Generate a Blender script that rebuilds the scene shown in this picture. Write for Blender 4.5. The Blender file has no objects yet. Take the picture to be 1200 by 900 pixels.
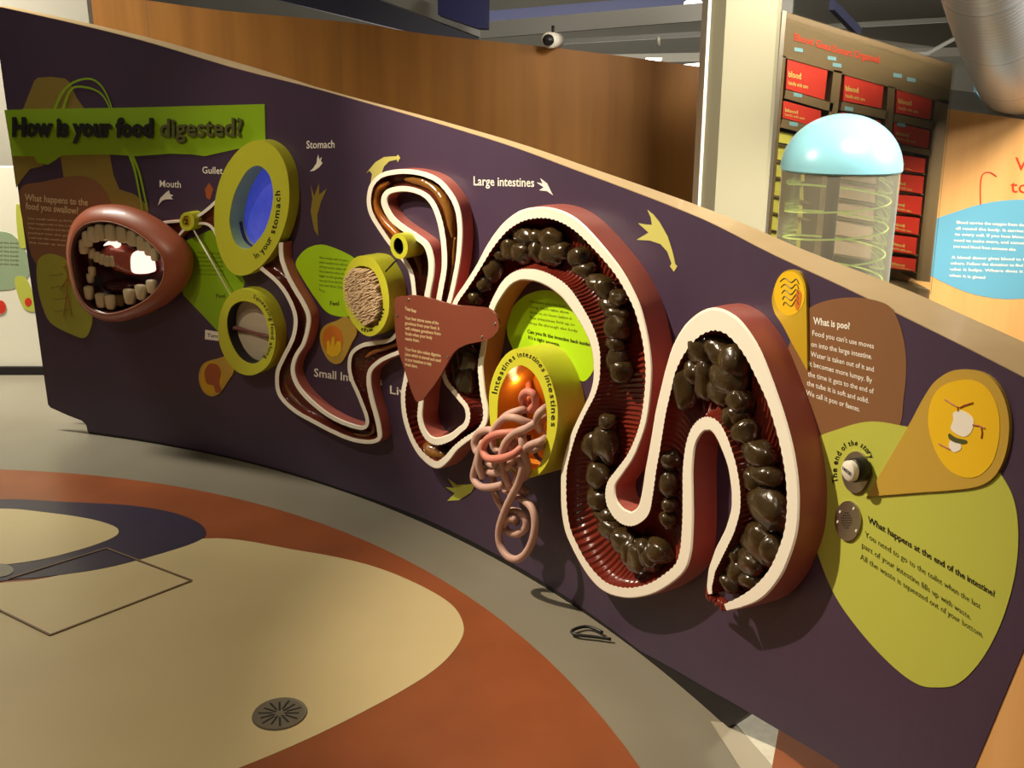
import bpy, bmesh, math, random
from math import sin, cos, pi, radians, sqrt, atan2
from mathutils import Vector, noise
from mathutils.geometry import delaunay_2d_cdt

random.seed(7)
SC = bpy.context.scene
COL = SC.collection

# ------------------------------------------------------------------ camera
EYE, PITCH, FPX = 1.6, radians(17), 1200.0
cam_data = bpy.data.cameras.new('camera')
cam_data.sensor_width = 36.0
cam_data.lens = 36.0
cam_data.clip_start = 0.05
cam = bpy.data.objects.new('camera', cam_data)
cam.location = (0, 0, EYE)
cam.rotation_euler = (radians(90) - PITCH, 0, 0)
COL.objects.link(cam)
SC.camera = cam

# ------------------------------------------------------------------ world, lights, exposure
SC.view_settings.view_transform = 'Standard'
SC.view_settings.look = 'None'
SC.view_settings.gamma = 1
SC.view_settings.use_curve_mapping = False
SC.view_settings.exposure = 0.36
world = bpy.data.worlds.new('hall_ambience')
SC.world = world
world.use_nodes = True
bg = world.node_tree.nodes['Background']
bg.inputs[0].default_value = (1.0, 0.84, 0.66, 1)
bg.inputs[1].default_value = 0.06

WARM = (1.0, 0.85, 0.635)


def spot(name, loc, target, power, angle, blend=0.5, size=0.06, color=WARM):
    d = bpy.data.lights.new(name, 'SPOT')
    d.energy = power
    d.spot_size = radians(angle)
    d.spot_blend = blend
    d.shadow_soft_size = size
    d.color = color
    o = bpy.data.objects.new(name, d)
    o.location = loc
    o.rotation_euler = (Vector(target) - Vector(loc)).to_track_quat('-Z', 'Y').to_euler()
    COL.objects.link(o)
    return o


def area(name, loc, target, power, sx, sy, color=WARM, spread=180):
    d = bpy.data.lights.new(name, 'AREA')
    d.energy = power
    d.shape = 'RECTANGLE'
    d.size, d.size_y = sx, sy
    d.spread = radians(spread)
    d.color = color
    o = bpy.data.objects.new(name, d)
    o.location = loc
    o.rotation_euler = (Vector(target) - Vector(loc)).to_track_quat('-Z', 'Y').to_euler()
    COL.objects.link(o)
    return o


spot('exhibit_spot_key', (-2.1, 2.95, 3.1), (0.15, 2.7, 1.12), 560, 52, 0.9, 0.04)
spot('exhibit_spot_middle', (-2.3, 2.2, 3.1), (-0.8, 3.5, 1.3), 105, 44, 0.9, 0.04)
spot('exhibit_spot_right', (-1.3, 0.3, 3.2), (0.8, 1.7, 0.85), 44, 46, 0.9, 0.05)
spot('exhibit_spot_left', (-2.3, 1.2, 3.2), (-1.65, 3.95, 1.2), 34, 42, 0.9, 0.05)
spot('floor_spot', (-1.2, 0.6, 3.3), (-0.22, 2.02, 0.0), 14, 17, 0.25, 0.03)
area('added_wash_front', (-1.5, 0.9, 3.3), (-1.5, 0.95, 0), 11, 2.6, 2.0, WARM, 75)  # unseen area fill added to lift the floor
area('added_wash_back', (1.5, 2.3, 3.0), (1.75, 5.0, 1.05), 46, 1.2, 0.6, (1.0, 0.92, 0.76), 75)  # unseen area light added in front to brighten cabinet and pillar
area('added_wash_side', (3.6, 2.9, 2.6), (1.4, 3.6, 1.2), 30, 0.6, 0.6, (1.0, 0.94, 0.84), 80)  # second added area light, brightens capsule and pillar from the right
area('added_wash_wood', (-0.6, 4.7, 3.2), (-0.4, 6.0, 1.7), 6, 3.0, 0.3)  # unseen area fill added for the wood wall
area('added_wash_left', (-3.3, 4.78, 3.2), (-3.1, 5.42, 0.3), 75, 1.2, 0.3, (1.0, 0.93, 0.78), 120)  # added area light, out of view, for the white left wall
area('added_hall_uplight', (1.0, 10.0, 0.9), (1.0, 11.0, 4.0), 170, 6.0, 2.0, (1.0, 0.95, 0.86))  # unseen upward area light added to brighten the far hall

# ------------------------------------------------------------------ the curved display wall as a surface (s along, z up, d proud)
CX, CY, RAD = -3.2339, 0.4779, 4.1690


def ray(px, py):
    dx = (px - 600) / FPX
    dy = -(py - 450) / FPX
    c, s = cos(PITCH), sin(PITCH)
    return Vector((dx, c + dy * s, -s + dy * c))


def S(px, py, d=0.0):
    r = ray(px, py)
    R = RAD - d
    ox, oy = -CX, -CY
    a = r.x * r.x + r.y * r.y
    b = 2 * (ox * r.x + oy * r.y)
    c = ox * ox + oy * oy - R * R
    t = (-b + sqrt(b * b - 4 * a * c)) / (2 * a)
    return (atan2(t * r.x - CX, t * r.y - CY) * RAD, EYE + t * r.z)


def W(s, z, d=0.0):
    th = s / RAD
    return Vector((CX + (RAD - d) * sin(th), CY + (RAD - d) * cos(th), z))


def P(px, py, d=0.0):
    s, z = S(px, py, d)
    return W(s, z, d)


def FL(px, py, z=0.0):
    r = ray(px, py)
    t = (z - EYE) / r.z
    return Vector((r.x * t, r.y * t, z))


def PT(px, py, Y):
    r = ray(px, py)
    t = Y / r.y
    return Vector((r.x * t, Y, EYE + r.z * t))


# ------------------------------------------------------------------ materials
def lin(c):
    out = []
    for v in c:
        v = v / 255.0
        out.append(v / 12.92 if v <= 0.04045 else ((v + 0.055) / 1.055) ** 2.4)
    return (out[0], out[1], out[2], 1.0)


def mat(name, rgb, rough=0.5, metal=0.0, noise_amt=0.0, noise_scale=8.0, stretch=(1, 1, 1), rgb2=None,
        bump=0.0, bump_scale=60.0, emit=None, emit_str=0.0, coat=0.0, trans=0.0, ior=1.45):
    m = bpy.data.materials.new(name)
    m.use_nodes = True
    nt = m.node_tree
    b = nt.nodes['Principled BSDF']
    b.inputs['Base Color'].default_value = lin(rgb)
    b.inputs['Roughness'].default_value = rough
    b.inputs['Metallic'].default_value = metal
    b.inputs['IOR'].default_value = ior
    b.inputs['Coat Weight'].default_value = coat
    b.inputs['Transmission Weight'].default_value = trans
    if emit:
        b.inputs['Emission Color'].default_value = lin(emit)
        b.inputs['Emission Strength'].default_value = emit_str
    tc = nt.nodes.new('ShaderNodeTexCoord')
    mp = nt.nodes.new('ShaderNodeMapping')
    mp.inputs['Scale'].default_value = stretch
    nt.links.new(tc.outputs['Object'], mp.inputs['Vector'])
    if rgb2 is not None:
        n = nt.nodes.new('ShaderNodeTexNoise')
        n.inputs['Scale'].default_value = noise_scale
        n.inputs['Detail'].default_value = 5
        nt.links.new(mp.outputs['Vector'], n.inputs['Vector'])
        rp = nt.nodes.new('ShaderNodeValToRGB')
        rp.color_ramp.elements[0].position = 0.3
        rp.color_ramp.elements[1].position = 0.7
        rp.color_ramp.elements[0].color = lin(rgb)
        rp.color_ramp.elements[1].color = lin(rgb2)
        nt.links.new(n.outputs['Fac'], rp.inputs['Fac'])
        nt.links.new(rp.outputs['Color'], b.inputs['Base Color'])
    if bump > 0:
        n2 = nt.nodes.new('ShaderNodeTexNoise')
        n2.inputs['Scale'].default_value = bump_scale
        n2.inputs['Detail'].default_value = 3
        nt.links.new(mp.outputs['Vector'], n2.inputs['Vector'])
        bp = nt.nodes.new('ShaderNodeBump')
        bp.inputs['Strength'].default_value = bump
        bp.inputs['Distance'].default_value = 0.01
        nt.links.new(n2.outputs['Fac'], bp.inputs['Height'])
        nt.links.new(bp.outputs['Normal'], b.inputs['Normal'])
    return m


M = {}
M['purple'] = mat('purple_laminate', (66, 50, 72), 0.4, rgb2=(71, 54, 76), noise_scale=3, bump=0.03, bump_scale=160)
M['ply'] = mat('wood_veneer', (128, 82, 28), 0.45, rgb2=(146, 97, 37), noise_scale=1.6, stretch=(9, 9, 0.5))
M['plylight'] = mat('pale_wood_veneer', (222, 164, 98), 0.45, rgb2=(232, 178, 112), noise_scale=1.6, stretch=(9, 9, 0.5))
M['cap'] = mat('pale_edge_wood', (224, 194, 144), 0.3, rgb2=(232, 202, 152), noise_scale=6, stretch=(2, 2, 2), coat=0.2)
M['black'] = mat('black_skirting', (24, 20, 22), 0.5)
M['grey_floor'] = mat('grey_resin_floor', (128, 122, 106), 0.32, rgb2=(136, 130, 114), noise_scale=2.5, bump=0.02, bump_scale=220)
M['terracotta'] = mat('terracotta_resin_floor', (136, 74, 42), 0.33, rgb2=(152, 84, 48), noise_scale=4.5)
M['cream'] = mat('cream_resin_floor', (204, 186, 140), 0.33, rgb2=(210, 192, 146), noise_scale=3)
M['navy'] = mat('navy_resin_floor', (54, 48, 66), 0.33, rgb2=(60, 52, 70), noise_scale=4)
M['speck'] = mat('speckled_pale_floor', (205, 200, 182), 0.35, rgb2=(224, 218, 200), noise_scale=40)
M['joint'] = mat('brown_joint', (120, 96, 66), 0.5)
M['white_rim'] = mat('white_cut_rim', (246, 240, 224), 0.38)
M['skin'] = mat('pink_gut_skin', (172, 92, 82), 0.42, rgb2=(180, 100, 88), noise_scale=5, coat=0.15)
M['lining'] = mat('dark_red_gut_lining', (102, 32, 22), 0.22, rgb2=(118, 42, 28), noise_scale=14, coat=0.5)
M['small_lining'] = mat('brown_red_gut_lining', (84, 34, 24), 0.25, rgb2=(100, 42, 28), noise_scale=14, coat=0.4)
M['lump'] = mat('dark_brown_gloss', (54, 41, 21), 0.22, rgb2=(66, 50, 26), noise_scale=30, coat=0.7, bump=0.2, bump_scale=50)
M['paste'] = mat('brown_food_paste', (112, 72, 26), 0.2, rgb2=(138, 92, 36), noise_scale=24, coat=0.6, bump=0.2, bump_scale=70)
M['paste_orange'] = mat('orange_food_paste', (168, 96, 30), 0.2, rgb2=(186, 112, 40), noise_scale=24, coat=0.6, bump=0.2, bump_scale=70)
M['liver'] = mat('liver_brown_acrylic', (122, 62, 46), 0.28, rgb2=(126, 66, 50), noise_scale=4)
M['drum'] = mat('yellow_green_paint', (196, 198, 52), 0.4)
M['drum_bright'] = mat('bright_yellow_green_paint', (212, 212, 56), 0.4)
M['drum_pale'] = mat('pale_green_paint', (170, 200, 140), 0.4)
M['lime'] = mat('lime_print', (140, 180, 14), 0.5)
M['lime_bright'] = mat('bright_lime_print', (182, 228, 24), 0.5)
M['olive'] = mat('olive_print', (140, 122, 46), 0.5)
M['olive_green'] = mat('olive_green_print', (158, 160, 52), 0.5)
M['brown_print'] = mat('brown_print', (134, 92, 58), 0.5)
M['leaf_print'] = mat('pale_green_print', (188, 192, 78), 0.5)
M['straw'] = mat('straw_print', (205, 200, 110), 0.5)
M['tan_tag'] = mat('tan_tag_print', (196, 160, 62), 0.45)
M['gold'] = mat('golden_yellow_print', (240, 194, 30), 0.4)
M['foil'] = mat('gold_foil_print', (214, 178, 44), 0.28, metal=0.25)
M['orange_print'] = mat('orange_print', (214, 120, 34), 0.45)
M['rust_print'] = mat('rust_print', (166, 84, 40), 0.5)
M['white_print'] = mat('white_print', (244, 238, 226), 0.5)
M['cream_print'] = mat('cream_print', (214, 188, 140), 0.5)
M['black_print'] = mat('black_print', (24, 22, 18), 0.45)
M['grey_print'] = mat('dark_olive_print', (84, 84, 40), 0.5)
M['faint_green'] = mat('dull_green_print', (96, 124, 22), 0.5)
M['ink_olive'] = mat('olive_ink', (92, 96, 22), 0.5)
M['silver'] = mat('brushed_steel', (178, 168, 150), 0.32, metal=0.9)
M['tooth'] = mat('ivory_tooth', (226, 210, 170), 0.3, rgb2=(216, 198, 154), noise_scale=20, coat=0.3)
M['lip'] = mat('red_brown_lip', (158, 84, 58), 0.38, rgb2=(166, 90, 62), noise_scale=5, coat=0.15)
M['gum'] = mat('wet_pink_gum', (176, 86, 70), 0.15, rgb2=(190, 98, 82), noise_scale=18, coat=0.8)
M['throat'] = mat('dark_throat', (64, 20, 20), 0.25, coat=0.4)
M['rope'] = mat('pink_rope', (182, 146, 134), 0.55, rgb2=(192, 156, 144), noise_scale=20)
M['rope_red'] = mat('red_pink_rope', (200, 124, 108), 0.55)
M['glow_orange'] = mat('orange_lit_bowl', (206, 128, 42), 0.35, rgb2=(220, 144, 54), noise_scale=9)
M['bristle'] = mat('cream_bristle', (226, 198, 160), 0.4)
M['bristle_bed'] = mat('brown_bristle_bed', (150, 104, 70), 0.6)
M['wallwhite'] = mat('white_wall_paint', (238, 234, 214), 0.6)
M['wallgrey'] = mat('grey_wall_paint', (150, 146, 134), 0.7, rgb2=(156, 152, 140), noise_scale=2)
M['far'] = mat('far_grey_wall', (138, 136, 126), 0.8, rgb2=(152, 148, 138), noise_scale=0.8)
M['pillar'] = mat('cream_pillar_paint', (156, 150, 124), 0.55)
M['steel'] = mat('grey_steel_beam', (168, 168, 164), 0.45)
M['blue'] = mat('navy_blue_panel', (38, 40, 92), 0.4)
M['bluesteel'] = mat('blue_grey_beam', (66, 70, 98), 0.4)
M['duct'] = mat('galvanised_duct', (196, 200, 204), 0.35, metal=0.45)
M['bronze'] = mat('bronze_cabinet', (122, 98, 70), 0.4, metal=0.0)
M['dark_back'] = mat('dark_cabinet_back', (52, 42, 32), 0.6)  # plain dark brown for the cabinet's back board
M['redbox'] = mat('red_box_card', (212, 52, 36), 0.45)
M['yellowbox'] = mat('yellow_pack_plastic', (222, 208, 96), 0.4)
M['pinkpack'] = mat('pale_pink_plastic', (226, 186, 164), 0.4)
M['bluetag'] = mat('pale_blue_tag', (134, 178, 196), 0.5)
M['cyan'] = mat('cyan_dome_paint', (128, 184, 198), 0.3, coat=0.3)
M['skyblue'] = mat('sky_blue_print', (104, 170, 198), 0.5)
M['red_print'] = mat('red_print', (228, 60, 32), 0.5)
M['greenglow'] = mat('green_edge_acrylic', (206, 222, 130), 0.2, emit=(200, 225, 110), emit_str=0.25)
M['sage'] = mat('sage_print', (150, 170, 136), 0.5)
M['screen'] = mat('blue_screen', (50, 62, 170), 0.2, rgb2=(96, 98, 200), noise_scale=9, emit=(62, 78, 205), emit_str=0.35, coat=0.5)
M['lampglass'] = mat('lit_lamp_glass', (255, 250, 235), 0.3, emit=(255, 246, 228), emit_str=4.0)
M['mouthlamp'] = mat('lit_mouth_lens', (255, 235, 220), 0.2, emit=(255, 228, 214), emit_str=0.95, coat=0.5)
M['white_plastic'] = mat('white_plastic', (236, 230, 216), 0.35)
M['dark_plastic'] = mat('dark_plastic', (28, 26, 26), 0.4)
M['smear'] = mat('pale_lung_picture', (196, 184, 160), 0.35, rgb2=(206, 192, 168), noise_scale=3, stretch=(1, 1, 8))
M['plum'] = mat('plum_tissue', (132, 84, 80), 0.35)


def glass_mat():
    m = bpy.data.materials.new('clear_glazing')
    m.use_nodes = True
    nt = m.node_tree
    nt.nodes.clear()
    out = nt.nodes.new('ShaderNodeOutputMaterial')
    mix = nt.nodes.new('ShaderNodeMixShader')
    tr = nt.nodes.new('ShaderNodeBsdfTransparent')
    gl = nt.nodes.new('ShaderNodeBsdfGlossy')
    gl.inputs['Roughness'].default_value = 0.05
    fr = nt.nodes.new('ShaderNodeFresnel')
    fr.inputs['IOR'].default_value = 1.5
    tr.inputs['Color'].default_value = (0.93, 0.95, 0.92, 1)
    nt.links.new(fr.outputs[0], mix.inputs[0])
    nt.links.new(tr.outputs[0], mix.inputs[1])
    nt.links.new(gl.outputs[0], mix.inputs[2])
    nt.links.new(mix.outputs[0], out.inputs[0])
    return m


M['glass'] = glass_mat()
M['painted_haze'] = glass_mat()
M['painted_haze'].name = 'painted_haze_acrylic'
_nt = M['painted_haze'].node_tree
_m2 = _nt.nodes.new('ShaderNodeMixShader')
_m2.inputs[0].default_value = 0.16
_df = _nt.nodes.new('ShaderNodeBsdfDiffuse')
_df.inputs['Color'].default_value = (0.85, 0.8, 0.62, 1)  # beige diffuse mixed in to imitate hazy reflection on clear acrylic
_old = [n_ for n_ in _nt.nodes if n_.type == 'MIX_SHADER'][0]
_out = [n_ for n_ in _nt.nodes if n_.type == 'OUTPUT_MATERIAL'][0]
_nt.links.new(_old.outputs[0], _m2.inputs[1])
_nt.links.new(_df.outputs[0], _m2.inputs[2])
_nt.links.new(_m2.outputs[0], _out.inputs[0])


# ------------------------------------------------------------------ object helpers
class MB:
    def __init__(self):
        self.v, self.f = [], []

    def add(self, vs, fs):
        k = len(self.v)
        self.v += [Vector(p) for p in vs]
        self.f += [tuple(i + k for i in f) for f in fs]
        return self

    def build(self, name, m, parent=None, smooth=False, label=None, stuff=False):
        # vertices are given in the world; the object shares its root's origin
        org = Vector((0, 0, 0))
        r = parent
        while r is not None and r.parent is not None:
            r = r.parent
        if r is not None:
            org = r.location
        me = bpy.data.meshes.new(name)
        me.from_pydata([v - org for v in self.v], [], self.f)
        me.materials.append(m)
        if smooth:
            me.shade_smooth()
        bm = bmesh.new()
        bm.from_mesh(me)
        bmesh.ops.recalc_face_normals(bm, faces=bm.faces)
        bm.to_mesh(me)
        bm.free()
        o = bpy.data.objects.new(name, me)
        COL.objects.link(o)
        if parent is not None:
            o.parent = parent
        if label:
            o['label'] = label
        if stuff:
            o['kind'] = 'stuff'
        return o


def thing(name, label, cat, loc, group=None):
    o = bpy.data.objects.new(name, None)
    o.empty_display_size = 0.05
    o.location = loc
    COL.objects.link(o)
    o['label'] = label
    o['category'] = cat
    if group:
        o['group'] = group
    return o


def tag(o, label, cat, group=None):
    o['label'] = label
    o['category'] = cat
    if group:
        o['group'] = group
    return o


def centre(o):
    # move a single-mesh thing's origin to its bounding-box base
    me = o.data
    xs = [v.co for v in me.vertices]
    c = Vector(((min(v.x for v in xs) + max(v.x for v in xs)) / 2, (min(v.y for v in xs) + max(v.y for v in xs)) / 2, min(v.z for v in xs)))
    for v in me.vertices:
        v.co -= c
    o.location = c
    return o


def structure(o):
    o['kind'] = 'structure'
    return o


def box(mn, mx):
    x0, y0, z0 = mn
    x1, y1, z1 = mx
    v = [(x0, y0, z0), (x1, y0, z0), (x1, y1, z0), (x0, y1, z0), (x0, y0, z1), (x1, y0, z1), (x1, y1, z1), (x0, y1, z1)]
    f = [(0, 3, 2, 1), (4, 5, 6, 7), (0, 1, 5, 4), (1, 2, 6, 5), (2, 3, 7, 6), (3, 0, 4, 7)]
    return v, f


def prism(poly, off):
    # poly: list of Vectors (a face), extruded by vector off
    n = len(poly)
    v = [Vector(p) for p in poly] + [Vector(p) + Vector(off) for p in poly]
    f = [tuple(range(n)), tuple(range(2 * n - 1, n - 1, -1))]
    f += [(i, (i + 1) % n, (i + 1) % n + n, i + n) for i in range(n)]
    return v, f


def catmull(pts, closed=True, sub=6):
    n = len(pts)
    out = []
    rng = range(n) if closed else range(n - 1)
    for i in rng:
        if closed:
            a, b, c, d = (pts[(i - 1) % n], pts[i], pts[(i + 1) % n], pts[(i + 2) % n])
        else:
            a, b, c, d = (pts[max(i - 1, 0)], pts[i], pts[i + 1], pts[min(i + 2, n - 1)])
        for k in range(sub):
            t = k / sub
            out.append(tuple(0.5 * ((2 * b[q]) + (-a[q] + c[q]) * t + (2 * a[q] - 5 * b[q] + 4 * c[q] - d[q]) * t * t
                                    + (-a[q] + 3 * b[q] - 3 * c[q] + d[q]) * t ** 3) for q in range(len(b))))
    if not closed:
        out.append(tuple(pts[-1]))
    return out


def ellipse(cx, cy, rx, ry, n=40, tilt=0.0):
    c, s = cos(tilt), sin(tilt)
    out = []
    for i in range(n):
        a = 2 * pi * i / n
        x, y = rx * cos(a), ry * sin(a)
        out.append((cx + x * c - y * s, cy + x * s + y * c))
    return out


def inside(pt, loop):
    x, y = pt
    r = False
    n = len(loop)
    for i in range(n):
        x0, y0 = loop[i]
        x1, y1 = loop[(i + 1) % n]
        if (y0 > y) != (y1 > y) and x < (x1 - x0) * (y - y0) / (y1 - y0) + x0:
            r = not r
    return r


def dens(loop, step):
    out = []
    n = len(loop)
    for i in range(n):
        a, b = loop[i], loop[(i + 1) % n]
        k = max(1, int(math.hypot(b[0] - a[0], b[1] - a[1]) / step))
        for j in range(k):
            out.append((a[0] + (b[0] - a[0]) * j / k, a[1] + (b[1] - a[1]) * j / k))
    return out


def sheet(mb, loops, d, back=None, grid=0.06):
    """loops: outline then holes in (s,z); a sheet on the curved wall at proud distance d, with edges down to back."""
    loops = [dens(l, grid) for l in loops]
    pts, edges = [], []
    for l in loops:
        k = len(pts)
        pts += [Vector(p) for p in l]
        edges += [(k + i, k + (i + 1) % len(l)) for i in range(len(l))]
    ss = [p.x for p in pts]
    zz = [p.y for p in pts]
    nb = len(pts)
    s = math.floor(min(ss) / grid) * grid
    while s < max(ss):
        z = math.floor(min(zz) / (grid * 3)) * grid * 3
        while z < max(zz):
            q = (s + 0.0013, z + 0.0017)
            if sum(inside(q, l) for l in loops) % 2 == 1:
                pts.append(Vector(q))
            z += grid * 3
        s += grid
    ov, oe, of, _, _, _ = delaunay_2d_cdt(pts, edges, [], 0, 1e-6)
    keep = []
    for f in of:
        c = sum((ov[i] for i in f), Vector((0, 0))) / len(f)
        if sum(inside((c.x, c.y), l) for l in loops) % 2 == 1:
            keep.append(tuple(f))
    mb.add([W(v.x, v.y, d) for v in ov], keep)
    if back is not None:
        for l in loops:
            n = len(l)
            mb.add([W(p[0], p[1], d) for p in l] + [W(p[0], p[1], back) for p in l],
                   [(i, (i + 1) % n, (i + 1) % n + n, i + n) for i in range(n)])
    return mb


def to_sz(pxs, d):
    return [S(x, y, d) for x, y in pxs]


def text_mesh(body, bold=0.0, extrude=0.0, res=2):
    cu = bpy.data.curves.new('letters', 'FONT')
    cu.body = body
    cu.size = 1.0
    cu.offset = bold
    cu.extrude = extrude
    cu.resolution_u = res
    o = bpy.data.objects.new('letters', cu)
    COL.objects.link(o)
    dg = bpy.context.evaluated_depsgraph_get()
    ev = o.evaluated_get(dg)
    me = ev.to_mesh()
    vs = [v.co.copy() for v in me.vertices]
    fs = [tuple(p.vertices) for p in me.polygons]
    ev.to_mesh_clear()
    bpy.data.objects.remove(o)
    bpy.data.curves.remove(cu)
    return vs, fs


def text_line(mb, body, p0, p1, h, fn, bold=0.0, lean=0.0):
    """letters from baseline point p0 to p1 (photo px, h = cap height px); fn maps px to a point on the surface."""
    vs, fs = text_mesh(body, bold)
    x0 = min(v.x for v in vs)
    w = max(v.x for v in vs) - x0
    out = []
    for v in vs:
        u = (v.x - x0) / w
        out.append(fn(p0[0] + (p1[0] - p0[0]) * u + lean * v.y * h, p0[1] + (p1[1] - p0[1]) * u - v.y / 0.7 * h))
    return mb.add(out, fs)


def text_arc(mb, body, c, rx, ry, a0, a1, h, fn, bold=0.02, tilt=0.0, inward=False):
    """letters set round an ellipse from angle a0 to a1 (degrees, clockwise on the wall, 0 = right, 90 = down)."""
    adv = []
    for ch in body:
        adv.append(0.28 if ch == ' ' else max(0.2, {'i': 0.24, 'l': 0.24, 't': 0.36, 'f': 0.34, 'I': 0.28, 'w': 0.74, 'm': 0.86, 'r': 0.38}.get(ch, 0.56)))
    tot = sum(adv)
    pos = 0
    for ch, a in zip(body, adv):
        if ch != ' ':
            vs, fs = text_mesh(ch, bold)
            xm = (min(v.x for v in vs) + max(v.x for v in vs)) / 2
            ang = radians(a0 + (a1 - a0) * (pos + a / 2) / tot)
            ct, st = cos(tilt), sin(tilt)
            ex, ey = rx * cos(ang), ry * sin(ang)
            tx, ty = -rx * sin(ang), ry * cos(ang)
            L = math.hypot(tx, ty)
            step = abs(radians(a1 - a0)) / tot * L
            sg = 1 if a1 > a0 else -1
            tx, ty = tx / L * sg, ty / L * sg
            nx, ny = (ty, -tx)
            out = []
            for v in vs:
                lx, ly = (v.x - xm) * step, v.y / 0.7 * h
                x = ex + tx * lx + nx * ly
                y = ey + ty * lx + ny * ly
                out.append(fn(c[0] + x * ct - y * st, c[1] + x * st + y * ct))
            mb.add(out, fs)
        pos += a
    return mb


def tube_path(mb, pts, rad, seg=10, closed=False, cap=True):
    """round tube through world points; rad: number or list"""
    n = len(pts)
    pts = [Vector(p) for p in pts]
    k0 = len(mb.v)
    prev = None
    for i, p in enumerate(pts):
        if closed:
            t = pts[(i + 1) % n] - pts[i - 1]
        else:
            t = pts[min(i + 1, n - 1)] - pts[max(i - 1, 0)]
        t.normalize()
        if prev is None:
            up = Vector((0, 0, 1)) if abs(t.z) < 0.9 else Vector((1, 0, 0))
            nrm = t.cross(up).normalized()
        else:
            nrm = (prev - t * prev.dot(t)).normalized()
        prev = nrm
        bi = t.cross(nrm)
        r = rad[i] if isinstance(rad, (list, tuple)) else rad
        for j in range(seg):
            a = 2 * pi * j / seg
            mb.v.append(p + nrm * (r * cos(a)) + bi * (r * sin(a)))
    rng = n if closed else n - 1
    for i in range(rng):
        for j in range(seg):
            a = k0 + i * seg + j
            b = k0 + i * seg + (j + 1) % seg
            c = k0 + ((i + 1) % n) * seg + (j + 1) % seg
            d = k0 + ((i + 1) % n) * seg + j
            mb.f.append((a, b, c, d))
    if cap and not closed:
        mb.f.append(tuple(k0 + j for j in range(seg)))
        mb.f.append(tuple(k0 + (n - 1) * seg + j for j in range(seg)))
    return mb


def wall_disc(mb, px, py, d0, d1, rx, ry, n=28, bulge=0.0):
    """a short round plug standing on the wall: outline px ellipse at d1, foot at d0"""
    sheet(mb, [to_sz(ellipse(px, py, rx, ry, n), d1)], d1, d0, 0.05)
    return mb


def blob(mb, c_sz, d, rs, rz, rd, seed=0, sub=2, amp=0.22, freq=1.6, tilt=0.0):
    bm = bmesh.new()
    bmesh.ops.create_icosphere(bm, subdivisions=sub, radius=1.0)
    vs = []
    ct, st = cos(tilt), sin(tilt)
    for v in bm.verts:
        q = v.co.normalized()
        k = 1 + amp * noise.noise(q * freq + Vector((seed * 3.1, seed * 1.7, seed * 0.9)))
        a, b = q.x * k * rs, q.z * k * rz
        vs.append(W(c_sz[0] + a * ct - b * st, c_sz[1] + a * st + b * ct, max(0.004, d + q.y * k * rd)))
    fs = [tuple(v.index for v in f.verts) for f in bm.faces]
    bm.free()
    return mb.add(vs, fs)


# ================================================================== SETTING
# floor with resin inlays
flo = structure(MB().add(*box((-9, -4, -0.1), (9, 16, 0.0))).build('floor', M['grey_floor']))


def inlay(pxs, z, m, label, smooth=True, sub=8):
    q = catmull(pxs, True, sub) if smooth else pxs
    n = len(q)
    top = [FL(x, y, z) for x, y in q]
    bot = [FL(x, y, -0.002) for x, y in q]
    return MB().add(top + [Vector((p.x, p.y, 0.0)) for p in top], [tuple(range(n))] + [(i, (i + 1) % n, (i + 1) % n + n, i + n) for i in range(n)]).build('inlay', m, flo, label=label)


# terracotta disc: a circle through the ring in the photo
RCX, RCY, RR = -2.36, 1.18, 2.72
rp = [FL(x, y) for x, y in [(0, 552), (100, 556), (200, 567), (300, 590), (400, 625), (500, 672), (600, 738), (680, 810), (748, 895)]]
# least-squares circle
sx = sum(p.x for p in rp); sy = sum(p.y for p in rp); n_ = len(rp)
sxx = sum(p.x * p.x for p in rp); syy = sum(p.y * p.y for p in rp); sxy = sum(p.x * p.y for p in rp)
sr = [p.x * p.x + p.y * p.y for p in rp]
from mathutils import Matrix
A = Matrix(((sxx, sxy, sx), (sxy, syy, sy), (sx, sy, n_)))
bb = Vector((sum(p.x * r for p, r in zip(rp, sr)), sum(p.y * r for p, r in zip(rp, sr)), sum(sr)))
sol = A.inverted() @ bb
RCX, RCY = sol[0] / 2, sol[1] / 2
RR = sqrt(sol[2] + RCX ** 2 + RCY ** 2)
ring_pts = [(RCX + RR * cos(2 * pi * i / 160), RCY + RR * sin(2 * pi * i / 160)) for i in range(160)]
MB().add([(x, y, 0.002) for x, y in ring_pts] + [(x, y, 0) for x, y in ring_pts],
         [tuple(range(160))] + [(i, (i + 1) % 160, (i + 1) % 160 + 160, i + 160) for i in range(160)]).build('inlay', M['terracotta'], flo, label='terracotta round floor inlay')
inlay([(240, 631), (350, 645), (425, 660), (480, 680), (525, 705), (542, 728), (540, 750), (515, 780), (470, 810), (400, 847), (340, 875), (282, 899),
       (200, 930), (60, 970), (-200, 1010), (-500, 1000), (-520, 900), (-300, 760), (-60, 690), (0, 683), (50, 678), (125, 660)], 0.003, M['cream'], 'cream egg-shaped floor inlay')
inlay([(-120, 592), (0, 585), (75, 588), (150, 592), (200, 600), (230, 611), (241, 622), (235, 632), (200, 645), (125, 665), (50, 676), (0, 681), (-120, 705), (-260, 690), (-250, 610)],
      0.004, M['navy'], 'navy crescent floor inlay')
inlay([(-100, 600), (0, 596), (50, 600), (100, 607), (130, 615), (139, 622), (132, 630), (100, 642), (50, 655), (0, 662), (-80, 668), (-170, 640)], 0.005, M['cream'], 'small cream floor inlay inside the navy crescent')
inlay(ellipse(-4, 668, 20, 8, 24), 0.006, M['grey_floor'], 'grey round floor inlay at the tip of the navy crescent', False)
inlay([(833, 845), (862, 848), (905, 897), (906, 940), (893, 940)], 0.002, mat('mid_grey_floor', (176, 168, 148), 0.35), 'pale grey floor wedge', False)
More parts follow.
